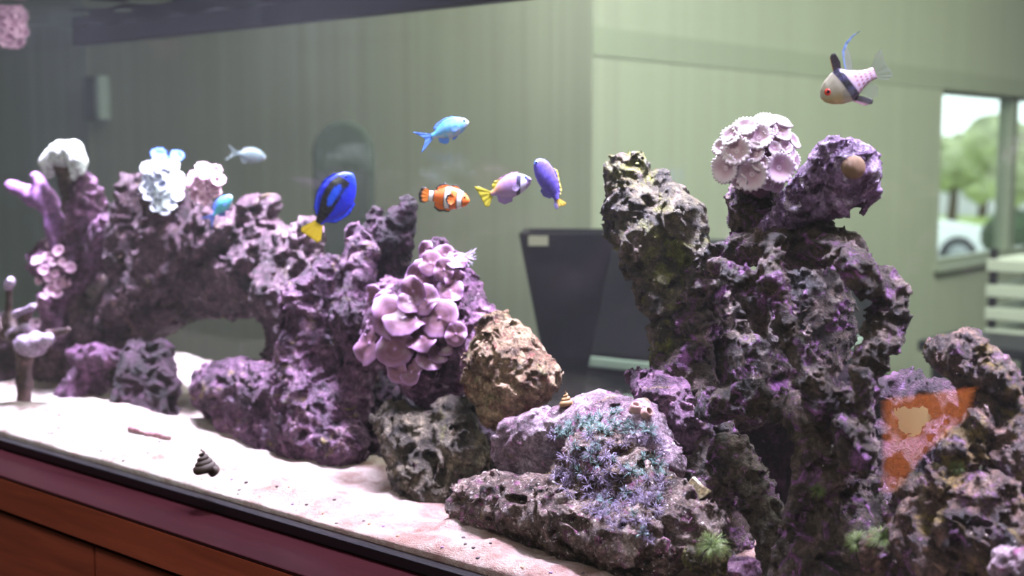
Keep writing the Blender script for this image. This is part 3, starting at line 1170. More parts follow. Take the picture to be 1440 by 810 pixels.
# --- right-hand stack
RK['slab'] = rock('live_rock', 'upright leaning slab of rock with yellow green algae', [
    [(892, 246, .25, 24), (900, 290, .25, 36), (920, 345, .25, 44), (945, 410, .25, 42), (955, 480, .25, 36), (958, 540, .25, 34)],
    [(935, 250, .26, 12), (960, 310, .25, 28), (970, 350, .25, 26)],
    [(872, 240, .25, 14), (870, 320, .25, 16)]], M_r_green, lump=0.007, mid=0.005, pits=0.007, seed=2)
RK['stub'] = rock('live_rock', 'brown pitted stub of rock under the ball of flower polyps', [
    [(1056, 258, .22, 30), (1060, 290, .22, 34), (1066, 335, .22, 36)]], M_r_brown, lump=0.004, mid=0.004, pits=0.006, seed=34)
RK['arm'] = rock('live_rock', 'purple topped rock with a thick arm and a round brown snail on it', [
    [(1092, 318, .205, 15), (1120, 300, .20, 24), (1150, 265, .195, 34), (1180, 234, .195, 34), (1198, 238, .195, 35), (1208, 262, .205, 26)],
    [(1150, 285, .195, 20), (1185, 275, .195, 22)]], M_r_arm, lump=0.005, mid=0.005, pits=0.006, seed=3)
RK['arch'] = rock('live_rock', 'tall dark branching rock with purple ridges and hollows', [
    [(1000, 368, .20, 18), (1045, 350, .195, 20), (1090, 345, .20, 22), (1150, 343, .20, 26), (1195, 350, .21, 20)],
    [(990, 395, .25, 26), (972, 450, .25, 34), (962, 520, .24, 38), (980, 590, .23, 46), (995, 680, .21, 52), (1005, 790, .2, 56)],
    [(1030, 430, .31, 44), (1050, 500, .30, 50), (1045, 560, .28, 42)],
    [(965, 420, .17, 9), (950, 450, .165, 12), (948, 490, .17, 10)],
    [(1008, 376, .15, 9), (1040, 395, .14, 12), (1064, 428, .14, 13), (1074, 458, .16, 10)],
    [(1086, 350, .16, 12), (1091, 400, .14, 14), (1105, 455, .135, 13), (1128, 505, .13, 13), (1148, 560, .13, 15), (1165, 610, .15, 13)],
    [(1130, 385, .36, 55), (1140, 470, .36, 60), (1130, 540, .34, 50)],
    [(1165, 338, .17, 15), (1198, 372, .15, 15), (1222, 398, .16, 18), (1246, 402, .18, 21), (1248, 450, .18, 22), (1228, 500, .16, 20), (1210, 545, .15, 19), (1195, 600, .14, 23)],
    [(1139, 536, .125, 21), (1150, 572, .125, 19)],
    [(1195, 602, .13, 26), (1205, 640, .14, 24)],
    [(1254, 470, .25, 26), (1258, 540, .25, 34), (1305, 533, .25, 17), (1322, 530, .24, 14)],
    [(1000, 570, .17, 24), (1060, 560, .16, 20), (1110, 575, .16, 18), (1140, 600, .15, 22), (1150, 660, .15, 28), (1142, 740, .14, 38), (1130, 820, .13, 46)],
    [(1030, 640, .18, 28), (1065, 700, .16, 24), (1095, 760, .15, 24), (1100, 800, .15, 28)],
    [(1195, 650, .18, 32), (1212, 720, .18, 34), (1190, 780, .15, 42), (1250, 790, .14, 36)]], M_r_brown, zmin=-0.001, lump=0.004, mid=0.005, pits=0.005, seed=4, k=0.007)
RK['knob'] = rock('live_rock', 'knobbed golden rock standing clear beside the orange reflection', [
    [(1322, 500, .2, 22), (1350, 502, .2, 30), (1380, 520, .2, 24), (1412, 537, .19, 18)],
    [(1375, 530, .2, 24), (1388, 575, .2, 26), (1405, 615, .2, 38), (1450, 640, .2, 60), (1440, 740, .2, 50), (1430, 850, .2, 50)]],
    M_r_right, zmin=-0.001, lump=0.005, mid=0.005, pits=0.006, seed=5)
RK['pile'] = rock('live_rock', 'low arched rock with golden and green growth at the foot of the knobbed rock', [
    [(1375, 592, .165, 16), (1350, 640, .16, 22), (1338, 690, .15, 26), (1290, 735, .14, 22), (1240, 775, .13, 26)],
    [(1310, 700, .16, 16), (1280, 690, .17, 13), (1262, 720, .17, 14)],
    [(1395, 705, .14, 34), (1370, 750, .13, 40), (1420, 765, .13, 40), (1400, 840, .13, 40)],
    [(1300, 760, .14, 30), (1330, 800, .13, 40)]], M_r_right, zmin=-0.001, lump=0.005, mid=0.006, pits=0.007, seed=6)
RK['corner'] = rock('live_rock', 'small rounded rock with pinkish crust in front of the low arched rock', [
    [(1415, 800, .085, 22), (1445, 800, .085, 26)]], M_r_pale, zmin=-0.001, lump=0.004, mid=0.004, pits=0.004, seed=7)
RK['ledge'] = rock('live_rock', 'small pointed purple ledge sticking out from the stack above the pale boulder', [
    [(888, 530, .2, 8), (915, 548, .2, 22), (945, 565, .2, 30), (965, 600, .2, 34)]], M_r_purple2, lump=0.004, mid=0.005, pits=0.004, seed=8)
RK['cave'] = rock('live_rock', 'dark rock added at the back as shade in the hollows of the branching rock', [
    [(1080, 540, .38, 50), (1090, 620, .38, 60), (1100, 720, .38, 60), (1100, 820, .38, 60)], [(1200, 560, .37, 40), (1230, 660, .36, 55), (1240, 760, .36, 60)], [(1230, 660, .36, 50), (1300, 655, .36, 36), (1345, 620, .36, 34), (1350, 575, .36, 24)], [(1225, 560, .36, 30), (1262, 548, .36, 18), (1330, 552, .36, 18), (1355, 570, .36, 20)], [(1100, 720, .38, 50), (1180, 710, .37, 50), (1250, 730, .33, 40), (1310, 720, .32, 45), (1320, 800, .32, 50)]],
    M_r_dark, zmin=-0.001, h=0.003, seed=31)  # dark backing added in place of the cave shade
RK['greenlet'] = rock('live_rock', 'low stone tufted with green algae on the sand before the branching rock', [
    [(985, 785, .085, 20), (1010, 785, .085, 18)]], M_r_green, zmin=-0.001, lump=0.003, mid=0.003, pits=0.003, seed=32)
RK['pebblet'] = rock('live_rock', 'small violet crusted stone beside the algae tufted stone', [
    [(1040, 800, .09, 17), (1055, 800, .09, 15)]], M_r_purple2, zmin=-0.001, lump=0.003, mid=0.003, pits=0.003, seed=33)
# --- front rocks
RK['pale'] = rock('live_rock', 'broad pale pink boulder with a smooth crusted top', [
    [(728, 618, .155, 32), (770, 615, .155, 40), (840, 605, .155, 48), (890, 620, .15, 52), (922, 655, .15, 44)],
    [(720, 640, .15, 26), (900, 680, .15, 30)]], M_r_pale, lump=0.004, mid=0.003, fine=0.0015, pits=0.003, seed=9, zmin=-0.001)
RK['front'] = rock('live_rock', 'mottled front rock covered with tufts of star polyps', [
    [(662, 705, .10, 30), (700, 705, .10, 38), (750, 720, .09, 42), (820, 740, .08, 48), (880, 760, .075, 44), (930, 755, .09, 42), (985, 750, .10, 34)],
    [(800, 700, .11, 44), (850, 660, .12, 50), (880, 690, .11, 50), (940, 715, .11, 34)]], M_r_reef, zmin=-0.001, lump=0.006, mid=0.006, fine=0.003, pits=0.008, seed=10)
RK['mid'] = rock('live_rock', 'grey tan block with a vertical dark ridge on the sand', [
    [(555, 590, .165, 26), (590, 630, .16, 48), (600, 680, .15, 44), (590, 705, .15, 30)],
    [(640, 590, .18, 34), (645, 640, .17, 38), (640, 690, .16, 30)]], M_r_grey, zmin=-0.001, lump=0.007, mid=0.005, seed=11)
RK['tan'] = rock('live_rock', 'tan and orange rock with red spots leaning by the mushroom corals', [
    [(703, 462, .2, 26), (712, 500, .2, 44), (735, 535, .2, 44), (762, 530, .2, 22)],
    [(690, 540, .19, 32), (700, 570, .19, 30)], [(675, 500, .2, 18)]], M_r_tan, lump=0.005, mid=0.005, pits=0.005, seed=12)
RK['mush'] = rock('live_rock', 'lumpy violet rock that carries the pink mushroom corals', [
    [(618, 352, .24, 14), (625, 385, .23, 30), (600, 430, .22, 50), (590, 480, .21, 56), (610, 520, .21, 48)],
    [(648, 395, .23, 18), (655, 450, .23, 36), (660, 510, .22, 36)],
    [(550, 420, .23, 26), (545, 470, .21, 30)]], M_r_purple, lump=0.006, mid=0.006, pits=0.006, seed=13)
RK['plate'] = rock('live_rock', 'thin jagged maroon plate of rock standing behind the mushroom corals', [
    [(572, 292, .28, 14, 2.2), (560, 330, .28, 28, 2.2), (550, 370, .28, 30, 2.2), (545, 410, .28, 30, 2.0)],
    [(530, 312, .28, 16, 2.2), (520, 350, .27, 22, 2.2)]], M_r_dark, lump=0.004, mid=0.004, pits=0.003, seed=14)
RK['plate2'] = rock('live_rock', 'shorter jagged purple plate overlapping the taller maroon plate', [
    [(500, 330, .25, 14, 1.8), (508, 360, .25, 26, 1.8), (500, 400, .24, 30, 1.6), (490, 440, .23, 36, 1.4)]], M_r_purple2, lump=0.004, mid=0.005, pits=0.004, seed=15)
RK['violet'] = rock('live_rock', 'large violet rock with a broad dark foot on the sand', [
    [(460, 390, .24, 30), (445, 430, .23, 44), (440, 490, .22, 46), (440, 550, .21, 58), (445, 600, .2, 56), (480, 630, .18, 34)],
    [(500, 450, .22, 30), (500, 500, .23, 30), (490, 570, .22, 36)],
    [(400, 560, .22, 50), (330, 555, .22, 44), (305, 545, .22, 34)],
    [(390, 610, .2, 40), (340, 590, .21, 34)]], M_r_purple2, zmin=-0.001, lump=0.007, mid=0.006, seed=16)
RK['shadow'] = rock('live_rock', 'dark rock added as shade in the gap under the mushroom corals', [
    [(520, 545, .26, 40), (515, 600, .26, 44), (530, 660, .24, 40)], [(505, 545, .20, 14), (540, 548, .20, 16)]], M_r_dark, zmin=-0.001, lump=0.006, mid=0.005, seed=17)  # dark rock put where this gap lies in shade
RK['filler'] = rock('live_rock', 'dark rock added as shade at the back between the tan rock and the pale boulder', [
    [(690, 590, .30, 36), (660, 560, .30, 40), (600, 570, .31, 44), (560, 560, .31, 40)], [(700, 620, .30, 30), (620, 640, .30, 50)], [(700, 620, .30, 34), (790, 620, .30, 34), (870, 600, .30, 40), (930, 640, .30, 44)]], M_r_dark, zmin=-0.001, h=0.003, seed=35)  # added to darken gaps where bright sand showed through
# --- left reef
RK['bridge'] = rock('live_rock', 'mauve rock bridging the gap under the blue tang', [
    [(432, 330, .30, 18), (420, 370, .29, 28), (400, 410, .28, 40), (420, 460, .27, 38), (400, 500, .27, 26)],
    [(420, 370, .29, 24), (365, 325, .30, 26), (325, 325, .30, 30), (290, 350, .30, 32)],
    [(370, 360, .30, 36), (330, 400, .31, 44), (260, 400, .31, 46)], [(345, 295, .30, 14), (380, 290, .3, 14)]],
    M_r_far, h=0.0034, lump=0.009, mid=0.007, pits=0.009, seed=18)
RK['hump'] = rock('live_rock', 'tall mauve rock under the white and pink polyps', [
    [(232, 290, .27, 34), (240, 340, .28, 44), (235, 400, .29, 56), (190, 440, .29, 50), (150, 480, .29, 46), (140, 540, .29, 44)],
    [(190, 262, .28, 18), (185, 310, .28, 26), (180, 370, .28, 36)], [(290, 300, .28, 18), (275, 340, .28, 26)],
    [(110, 380, .28, 40), (120, 440, .28, 44), (95, 500, .29, 40), (60, 550, .29, 40)], [(100, 510, .30, 44), (30, 500, .31, 46), (-40, 500, .31, 50)], [(120, 555, .30, 44), (20, 560, .30, 44)]],
    M_r_far, h=0.0034, zmin=-0.001, lump=0.010, mid=0.008, pits=0.009, seed=19)
RK['leftcol'] = rock('live_rock', 'narrow upright purple rock beside the branching sponge', [
    [(122, 258, .26, 14), (120, 300, .26, 20), (112, 350, .26, 26), (100, 400, .25, 28)],
    [(62, 365, .24, 22), (75, 372, .24, 26), (95, 380, .24, 24)], [(75, 430, .22, 22), (85, 460, .23, 26)],
    [(150, 320, .26, 16), (140, 360, .26, 24)]], M_r_purple, h=0.0034, lump=0.008, mid=0.007, pits=0.006, seed=20)
RK['leftbase'] = rock('live_rock', 'dark maroon rock at the tank end half buried in sand', [
    [(10, 470, .22, 30), (5, 540, .22, 36), (-40, 560, .2, 50)], [(-10, 430, .24, 22)]], M_r_dark, h=0.0034, zmin=-0.001, seed=21)
RK['smallmound'] = rock('live_rock', 'small dark knobbly rock behind the sand mound', [
    [(195, 500, .2, 24), (205, 535, .19, 34), (200, 570, .18, 36), (225, 580, .18, 22)], [(225, 495, .2, 18), (235, 540, .19, 18)]],
    M_r_dark, h=0.003, zmin=-0.001, lump=0.007, mid=0.006, seed=22)
RK['shelf'] = rock('live_rock', 'flat shelf of pale crusted rock behind the stalked coral', [
    [(105, 497, .21, 10), (135, 500, .21, 13), (165, 505, .21, 9)], [(130, 515, .22, 22), (115, 560, .21, 30), (90, 590, .22, 30)]],
    M_r_purple, h=0.003, zmin=-0.001, lump=0.004, mid=0.004, seed=23)
print('rocks', sum(len(o.data.polygons) for o in RK.values()))

# ================================================================== CORALS
def skin_attr(me, cols):
    a = me.color_attributes.new('skin', 'FLOAT_COLOR', 'POINT')
    c = np.ones((len(me.vertices), 4), np.float32)
    c[:, :3] = cols
    a.data.foreach_set('color', c.ravel())


def slin(c):
    return np.array(lin(c), np.float32)


def mixa(a, b, t):
    t = np.asarray(t)[..., None]
    return a * (1 - t) + b * t


M_polyp = attr_mat('soft_polyp', 0.45, 0.4, 1.0, 0.25)
M_fish = attr_mat('fish_skin', 0.35, 0.5)
M_fin = attr_mat('fish_fin', 0.45, 0.4, 0.92)
M_clear = attr_mat('clear_fin', 0.6, 0.1, 0.16)


def disc_mesh(name, prof, n, lobes, amp, col_in, col_out, wav=0.0, seed=0, tip=None):
    """lathe disc whose outer rings are crimped into lobes; coloured from centre to rim."""
    r_ = random.Random(seed)
    ph = r_.uniform(0, 6.28)
    V, C = [], []
    ci, co = slin(col_in), slin(col_out)
    for (r, z, cmix, lob) in prof:
        for j in range(n):
            w = 2 * math.pi * j / n
            l = lob * amp * (0.5 + 0.5 * math.cos(lobes * w + ph))
            wv = wav * r * r * math.sin(3 * w + ph) + wav * 0.6 * r * r * math.sin(5 * w - 2 * ph)
            rr = r * (1 + 0.06 * wav * 5 * math.sin(2 * w + ph)) + l
            V.append((rr * math.cos(w), rr * math.sin(w), z + wv + l * 0.5))
            C.append(ci * (1 - cmix) + co * cmix)
    Q = []
    m = len(prof)
    for i in range(m - 1):
        for j in range(n):
            a0, a1 = i * n + j, i * n + (j + 1) % n
            Q.append((a0, a1, a1 + n, a0 + n))
    me = np_mesh(name, V, Q)
    skin_attr(me, np.array(C))
    me.materials.append(M_polyp)
    return me


flower_prof = [(0.01, -0.16, 0.0, 0), (0.10, -0.12, 0.75, 0), (0.2, -0.18, 0.15, 0), (0.45, -0.10, 0.2, 0), (0.68, 0.03, 0.55, 0.15), (0.84, 0.10, 0.95, 0.7), (0.96, 0.06, 1.0, 1.0),
               (0.97, -0.06, 0.9, 1.0), (0.86, -0.16, 0.6, 0.5), (0.6, -0.34, 0.4, 0), (0.42, -0.7, 0.2, 0), (0.34, -1.5, 0.0, 0), (0.01, -1.55, 0, 0)]
FLOW = [disc_mesh('polyp', flower_prof, 72, 18 + 2 * k, 0.13, (190, 146, 166), (230, 212, 224), 0.06, k) for k in range(4)]
WHITEP = [disc_mesh('polyp', flower_prof, 36, 9 + k, 0.22, (150, 150, 190), (226, 236, 246), 0.1, 10 + k) for k in range(3)]
PINKP = [disc_mesh('polyp', flower_prof, 36, 9 + k, 0.22, (160, 104, 140), (222, 180, 204), 0.1, 20 + k) for k in range(3)]
BLUEP = [disc_mesh('polyp', flower_prof, 36, 10, 0.22, (40, 70, 190), (70, 120, 240), 0.1, 30)]
mush_prof = [(0.01, 0.10, 1.0, 0), (0.05, 0.09, 1.0, 0), (0.08, 0.02, 0.5, 0), (0.16, 0.00, 0.1, 0), (0.35, 0.04, 0.0, 0), (0.55, 0.05, 0.25, 0), (0.62, 0.06, 0.05, 0), (0.8, 0.03, 0.3, 0), (0.93, -0.03, 0.7, 0.3), (1.0, -0.10, 1.0, 0.8),
             (0.98, -0.14, 0.8, 0.8), (0.8, -0.12, 0.2, 0), (0.5, -0.14, 0, 0), (0.3, -0.3, 0, 0), (0.26, -0.9, 0, 0), (0.01, -0.92, 0, 0)]
MUSH = [disc_mesh('mushroom_disc', mush_prof, 48, 11 + k, 0.05, (104, 62, 76), (164, 120, 170), 0.26, 40 + k) for k in range(4)]


def to_cam(p):
    return (CAM - Vector(p)).normalized()


# flower-like polyp colony on top of the stack
C0 = P(1065, 222, 0.205)
s0_ = scale_at(C0)
colony = empty('flower_polyp_colony', C0 - Vector((0, 0, 55 * s0_)))
V, Q = sdf_mesh([[(tuple(C0 + Vector((0, 0, -0.016))), 30 * s0_, 1.0), (tuple(C0 + Vector((0, 0, 0.004))), 30 * s0_, 1.0)]], 0.002, lump=0.003, mid=0.003, fine=0.001, pits=0, seed=50)
link('colony_base', np_mesh('colony_base', V - np.array(colony.location), Q), flat('colony_flesh', (120, 84, 104), 0.6, 0.3, 0.2, 90), colony)
fl = [(1035, 212, 17), (1067, 192, 16), (1099, 186, 12.5), (1019, 237, 17), (1057, 246, 18), (1097, 236, 18), (1069, 229, 9.5), (1117, 198, 10), (1028, 190, 13),
      (1048, 178, 14), (1076, 169, 12.5), (1100, 171, 13), (1013, 206, 10.5), (1093, 260, 9.5), (1080, 259, 7.5), (1060, 214, 12), (1116, 226, 11), (1105, 206, 9), (1089, 208, 8), (1112, 215, 8), (1083, 183, 9), (1040, 255, 9)]
cz = to_cam(C0)
rx = RM @ Vector((1, 0, 0))
uy = RM @ Vector((0, 1, 0))
for i, (px, py, r) in enumerate(fl):
    dx, dyy = (px - 1065), -(py - 218)
    dn = min(0.97, math.hypot(dx, dyy) / 60)
    dep = math.sqrt(1 - dn * dn)
    d = (rx * dx / 60 + uy * dyy / 60 + cz * dep).normalized()
    p = C0 + d * 0.0 + rx * (dx * s0_) + uy * (dyy + 4) * s0_ * 1.0 + cz * dep * 42 * s0_
    p = P(px, py, p.y)
    dd = (d + cz * 0.35 + Vector((0, 0, 0.25))).normalized()
    o = link('polyp', FLOW[i % 4], None, colony)
    orient(o, p - colony.location, dd, random.uniform(0, 6))
    o.scale = (r * s0_ * 1.22,) * 3
for i in range(14):                                   # the far side of the ball
    a = i * 2.4
    d = (-cz * random.uniform(0.2, 1.0) + rx * math.cos(a) * 0.9 + uy * (0.45 + 0.6 * math.sin(a))).normalized()
    o = link('polyp', FLOW[i % 4], None, colony)
    orient(o, C0 + d * 44 * s0_ - colony.location, d, random.uniform(0, 6))
    o.scale = (13 * s0_,) * 3
tag(colony, 'ball of pale pink flower-like polyps on top of the stack', 'coral')

# mushroom corals: draped over their rock, each disc a polyp of one colony
mc = hit([RK['mush']], 595, 500)
mcol = empty('mushroom_coral_colony', mc[0])
ms = [(594, 390, 20), (621, 449, 21), (551, 449, 25), (570, 453, 22), (526, 486, 22), (531, 526, 17), (600, 424, 17), (584, 409, 16), (594, 478, 19), (616, 492, 16), (634, 412, 16), (557, 489, 20),
      (582, 524, 14), (625, 360, 12), (641, 369, 12), (600, 352, 10), (625, 380, 13), (530, 418, 14), (544, 424, 13), (630, 487, 12), (606, 372, 14), (640, 395, 13), (560, 515, 15), (603, 508, 14), (642, 470, 13), (575, 428, 13)]
for i, (px, py, r) in enumerate(ms):
    hh = hit([RK['mush']], px, py)
    if not hh:
        continue
    p, nr, _ = hh
    sc = scale_at(p)
    d = (nr * 0.5 + to_cam(p) * 0.6 + Vector((random.uniform(-.3, .3), random.uniform(-.3, .3), random.uniform(-0.2, 0.5)))).normalized()
    o = link('mushroom_disc', MUSH[i % 4], None, mcol)
    orient(o, p + d * r * sc * 0.42 - mcol.location, d, random.uniform(0, 6))
    o.scale = (r * sc * 1.3, r * sc * random.uniform(1.2, 1.5), r * sc * 0.75)
tag(mcol, 'colony of rose pink mushroom corals draped over the violet rock', 'coral')


def cluster(name, label, spots, meshes, rocks, Yfall, up=0.5):
    base = None
    t = empty(name)
    for i, (px, py, r) in enumerate(spots):
        hh = hit(rocks, px, py)
        p = hh[0] if hh else (Px(px, py, TL + 0.02) if Yfall is None else P(px, py, Yfall))
        nr = hh[1] if hh else to_cam(p)
        if base is None:
            base = p.copy()
            t.location = base
        sc = scale_at(p)
        d = (nr * 0.6 + to_cam(p) * 0.5 + Vector((0, 0, up))).normalized()
        o = link('polyp', meshes[i % len(meshes)], None, t)
        orient(o, p + d * r * sc * 0.5 - base, d, random.uniform(0, 6))
        o.scale = (r * sc,) * 3
    tag(t, label, 'coral')
    return t


def spots(cx, cy, rx_, ry_, n, r, seed):
    q = random.Random(seed)
    out = []
    for i in range(n):
        a = i * 2.39996
        k = math.sqrt((i + 0.5) / n)
        out.append((cx + rx_ * k * math.cos(a) + q.uniform(-2, 2), cy + ry_ * k * math.sin(a) + q.uniform(-2, 2), r * q.uniform(0.75, 1.25)))
    return out


cluster('white_polyp_colony', 'cluster of bluish white polyps on the tall mauve rock', spots(228, 262, 26, 36, 34, 8, 1), WHITEP, [RK['hump']], 0.245)
cluster('pink_polyp_colony', 'cluster of soft pink polyps beside the white ones', spots(288, 258, 22, 24, 20, 8, 2), PINKP, [RK['hump'], RK['bridge']], 0.25)
cluster('blue_polyp_colony', 'pair of bright blue polyps above the white cluster', [(223, 220, 10), (249, 222, 9), (236, 228, 7)], BLUEP, [RK['hump']], 0.26, 1.0)
cluster('pink_polyp_colony', 'pink crust of polyps clinging high on the end glass', spots(14, 42, 22, 15, 12, 11, 5), PINKP, [], None, 0.0)
cluster('pink_polyp_colony', 'scatter of lilac polyps on the narrow upright purple rock', spots(75, 385, 26, 40, 16, 7, 6), PINKP, [RK['leftcol']], 0.2)

# white leather coral on a stalk
M_cap = rock_mat('white_leather_coral', [(206, 222, 222), (232, 242, 240), (240, 248, 246), (246, 250, 250)], sc=40, bumps=0.5)
M_stalk = rock_mat('stalk_flesh', [(36, 24, 28), (58, 42, 44), (78, 58, 58), (100, 76, 76)], sc=40, bumps=0.4)
lc = empty('leather_coral', P(98, 285, 0.25))
V, Q = sdf_mesh(px_strokes([[(70, 240, .245, 8), (72, 228, .245, 12), (86, 214, .245, 13), (102, 214, .245, 14), (112, 226, .245, 9), (114, 240, .245, 6)], [(88, 222, .245, 14)], [(104, 250, .24, 4), (103, 238, .24, 5)]]),
                0.003, lump=0.004, mid=0.003, fine=0.002, pits=0, f3=240, seed=61)
link('cap', np_mesh('cap', V - np.array(lc.location), Q), M_cap, lc)
V, Q = sdf_mesh(px_strokes([[(88, 232, .25, 11), (94, 255, .25, 10), (100, 290, .25, 9), (108, 325, .25, 10)]]), 0.003, lump=0.003, mid=0.002, pits=0, seed=62)
link('stalk', np_mesh('stalk', V - np.array(lc.location), Q), M_stalk, lc)
tag(lc, 'white lobed leather coral on a brown stalk', 'coral')

# purple branching sponge
M_sponge = rock_mat('purple_sponge', [(84, 50, 90), (120, 78, 128), (146, 102, 152), (170, 128, 170)], sc=60, bumps=0.4)
rock('branching_sponge', 'smooth purple sponge with forked arms at the tank end', [
    [(16, 262, .24, 9), (45, 275, .24, 12), (66, 286, .24, 13), (80, 320, .24, 14), (92, 365, .24, 17)], [(52, 250, .24, 9), (60, 275, .24, 12)]],
    M_sponge, h=0.003, cat='sponge', lump=0.003, mid=0.002, fine=0.001, pits=0, seed=63)

# stalked coral at the left
M_lav = rock_mat('lavender_crust', [(120, 100, 120), (164, 142, 168), (190, 170, 196), (208, 190, 210)], sc=60, bumps=0.5)
stc = empty('stalked_coral', Pz(32, 583, 0.015))
V, Q = sdf_mesh(px_strokes([[(32, 590, .10, 9), (34, 540, .10, 9), (36, 500, .10, 9), (28, 478, .10, 8), (12, 452, .10, 6), (13, 400, .10, 5)],
                            [(28, 470, .1, 5), (36, 448, .1, 4), (48, 430, .1, 4)], [(30, 480, .1, 6), (8, 470, .1, 5), (-10, 440, .1, 5)], [(40, 482, .1, 5), (70, 470, .1, 4), (96, 464, .1, 3.5)]]),
                0.0026, lump=0.002, mid=0.002, fine=0.0012, pits=0, seed=64, zmin=0.0)
link('stem', np_mesh('stem', V - np.array(stc.location), Q), M_stalk, stc)
V, Q = sdf_mesh(px_strokes([[(34, 484, .09, 13), (50, 484, .09, 15), (70, 476, .09, 7)]]), 0.0026, lump=0.002, mid=0.002, fine=0.0016, pits=0, seed=65)
link('plate', np_mesh('plate', V - np.array(stc.location), Q), M_lav, stc)
for a in ([(13, 402, .098, 7), (15, 396, .098, 7)], [(22, 442, .095, 5), (46, 432, .095, 5)], [(12, 470, .095, 5), (36, 460, .095, 6)]):
    V, Q = sdf_mesh(px_strokes([a]), 0.0026, lump=0.001, mid=0.0015, fine=0.001, pits=0, seed=66)
    link('branch_tip', np_mesh('branch_tip', V - np.array(stc.location), Q), M_lav, stc)
tag(stc, 'thin stalked coral with pale lavender tips rising from the sand', 'coral')

# star polyps
def tuft_mesh(name, n, length, rad, spread, col_root, col_tip, seed, seg=4, sides=4):
    q = random.Random(seed)
    V, Q, C = [], [], []
    for i in range(n):
        a = q.uniform(0, 6.283)
        e = spread * math.sqrt(q.uniform(0.05, 1))
        L = length * q.uniform(0.7, 1.1)
        pts, rr = [], []
        for j in range(seg + 1):
            u = j / seg
            ang = e * (0.35 + 0.9 * u)
            pts.append(Vector((math.cos(a) * math.sin(ang) * L * u, math.sin(a) * math.sin(ang) * L * u, math.cos(ang) * L * u)) + Vector((q.uniform(-1, 1), q.uniform(-1, 1), 0)) * L * 0.04)
            rr.append(rad * (1.0 - 0.45 * u))
        v, f = tube_np(pts, rr, sides)
        o = len(V)
        V += [tuple(x) for x in v]
        Q += [tuple(k + o for k in x) for x in f]
        for k in range(len(v)):
            u = min(1, (k // sides) / seg) if k < len(v) - 2 else (0 if k == len(v) - 2 else 1)
            C.append(slin(col_root) * (1 - u) + slin(col_tip) * u)
    me = np_mesh(name, V, Q)
    skin_attr(me, np.array(C))
    me.materials.append(M_polyp)
    return me


LAV = [tuft_mesh('star_polyp', 17, 1.0, 0.036, 1.15, (70, 48, 50), (140, 124, 158), 70 + k) for k in range(4)]
TEAL = [tuft_mesh('star_polyp', 18, 1.0, 0.036, 1.15, (70, 68, 60), (116, 150, 148), 80 + k) for k in range(3)]
b0 = hit([RK['front']], 850, 690)[0]
sp_col = empty('star_polyp_colony', b0)
q = random.Random(12)
poly = [(795, 590), (850, 575), (905, 585), (945, 650), (930, 700), (915, 765), (860, 745), (805, 700), (765, 655), (770, 620)]


def inside(x, y, pg):
    r = False
    for i in range(len(pg)):
        x1, y1 = pg[i]
        x2, y2 = pg[i - 1]
        if (y1 > y) != (y2 > y) and x < (x2 - x1) * (y - y1) / (y2 - y1) + x1:
            r = not r
    return r


cnt = 0
while cnt < 180:
    px, py = q.uniform(760, 950), q.uniform(572, 768)
    if not inside(px, py, poly):
        continue
    hh = hit([RK['front'], RK['pale']], px, py)
    cnt += 1
    if not hh:
        continue
    p, nr, _ = hh
    sc = scale_at(p)
    teal = py < 612 or (px > 885 and 640 < py < 672) or q.random() < 0.12
    d = (nr * 0.7 + to_cam(p) * 0.35 + Vector((q.uniform(-.3, .3), q.uniform(-.3, .3), 0.45))).normalized()
    o = link('star_polyp', q.choice(TEAL if teal else LAV), None, sp_col)
    orient(o, p - nr * 0.001 - sp_col.location, d, q.uniform(0, 6))
    o.scale = (q.uniform(9, 16) * sc,) * 3
tag(sp_col, 'colony of feathery lavender and teal star polyps on the front rock', 'coral')

# green algae tufts
GREEN = [tuft_mesh('algae_tuft', 240, 1.0, 0.014, 1.5, (44, 56, 24), (104, 124, 52), 90 + k, 4, 3) for k in range(2)]
for label, rk_, px, py, r in (('fluffy green algae tuft on the low stone', 'greenlet', 1000, 770, 26), ('green algae tuft at the foot of the low arched rock', 'pile', 1240, 760, 24),
                              ('yellow green algae tuft under the branching rock', 'arch', 1205, 765, 20), ('green algae tuft on the arch of golden rock', 'pile', 1345, 660, 16),
                              ('green algae tuft low on the front of the branching rock', 'arch', 1150, 690, 14)):
    hh = hit([RK[rk_]], px, py)
    if not hh:
        continue
    o = link('algae_tuft', GREEN[px % 2], None)
    orient(o, hh[0] - hh[1] * 0.002, (hh[1] + Vector((0, 0, 0.6)) + to_cam(hh[0]) * 0.3).normalized(), px)
    o.scale = (r * scale_at(hh[0]),) * 3
    tag(o, label, 'algae')

# feather duster worm
FEA = tuft_mesh('feather_worm', 34, 1.0, 0.02, 0.7, (150, 110, 160), (206, 186, 220), 99, 5, 3)
hh = hit([RK['mush']], 645, 358) or (P(645, 358, 0.23), to_cam(P(645, 358, 0.23)), 0)
o = link('feather_worm', FEA)
orient(o, hh[0], (rx * 0.9 - uy * 0.35 + cz * 0.2).normalized())
o.scale = (26 * scale_at(hh[0]),) * 3
tag(o, 'pale lilac feather duster worm at the top of the violet rock', 'worm')


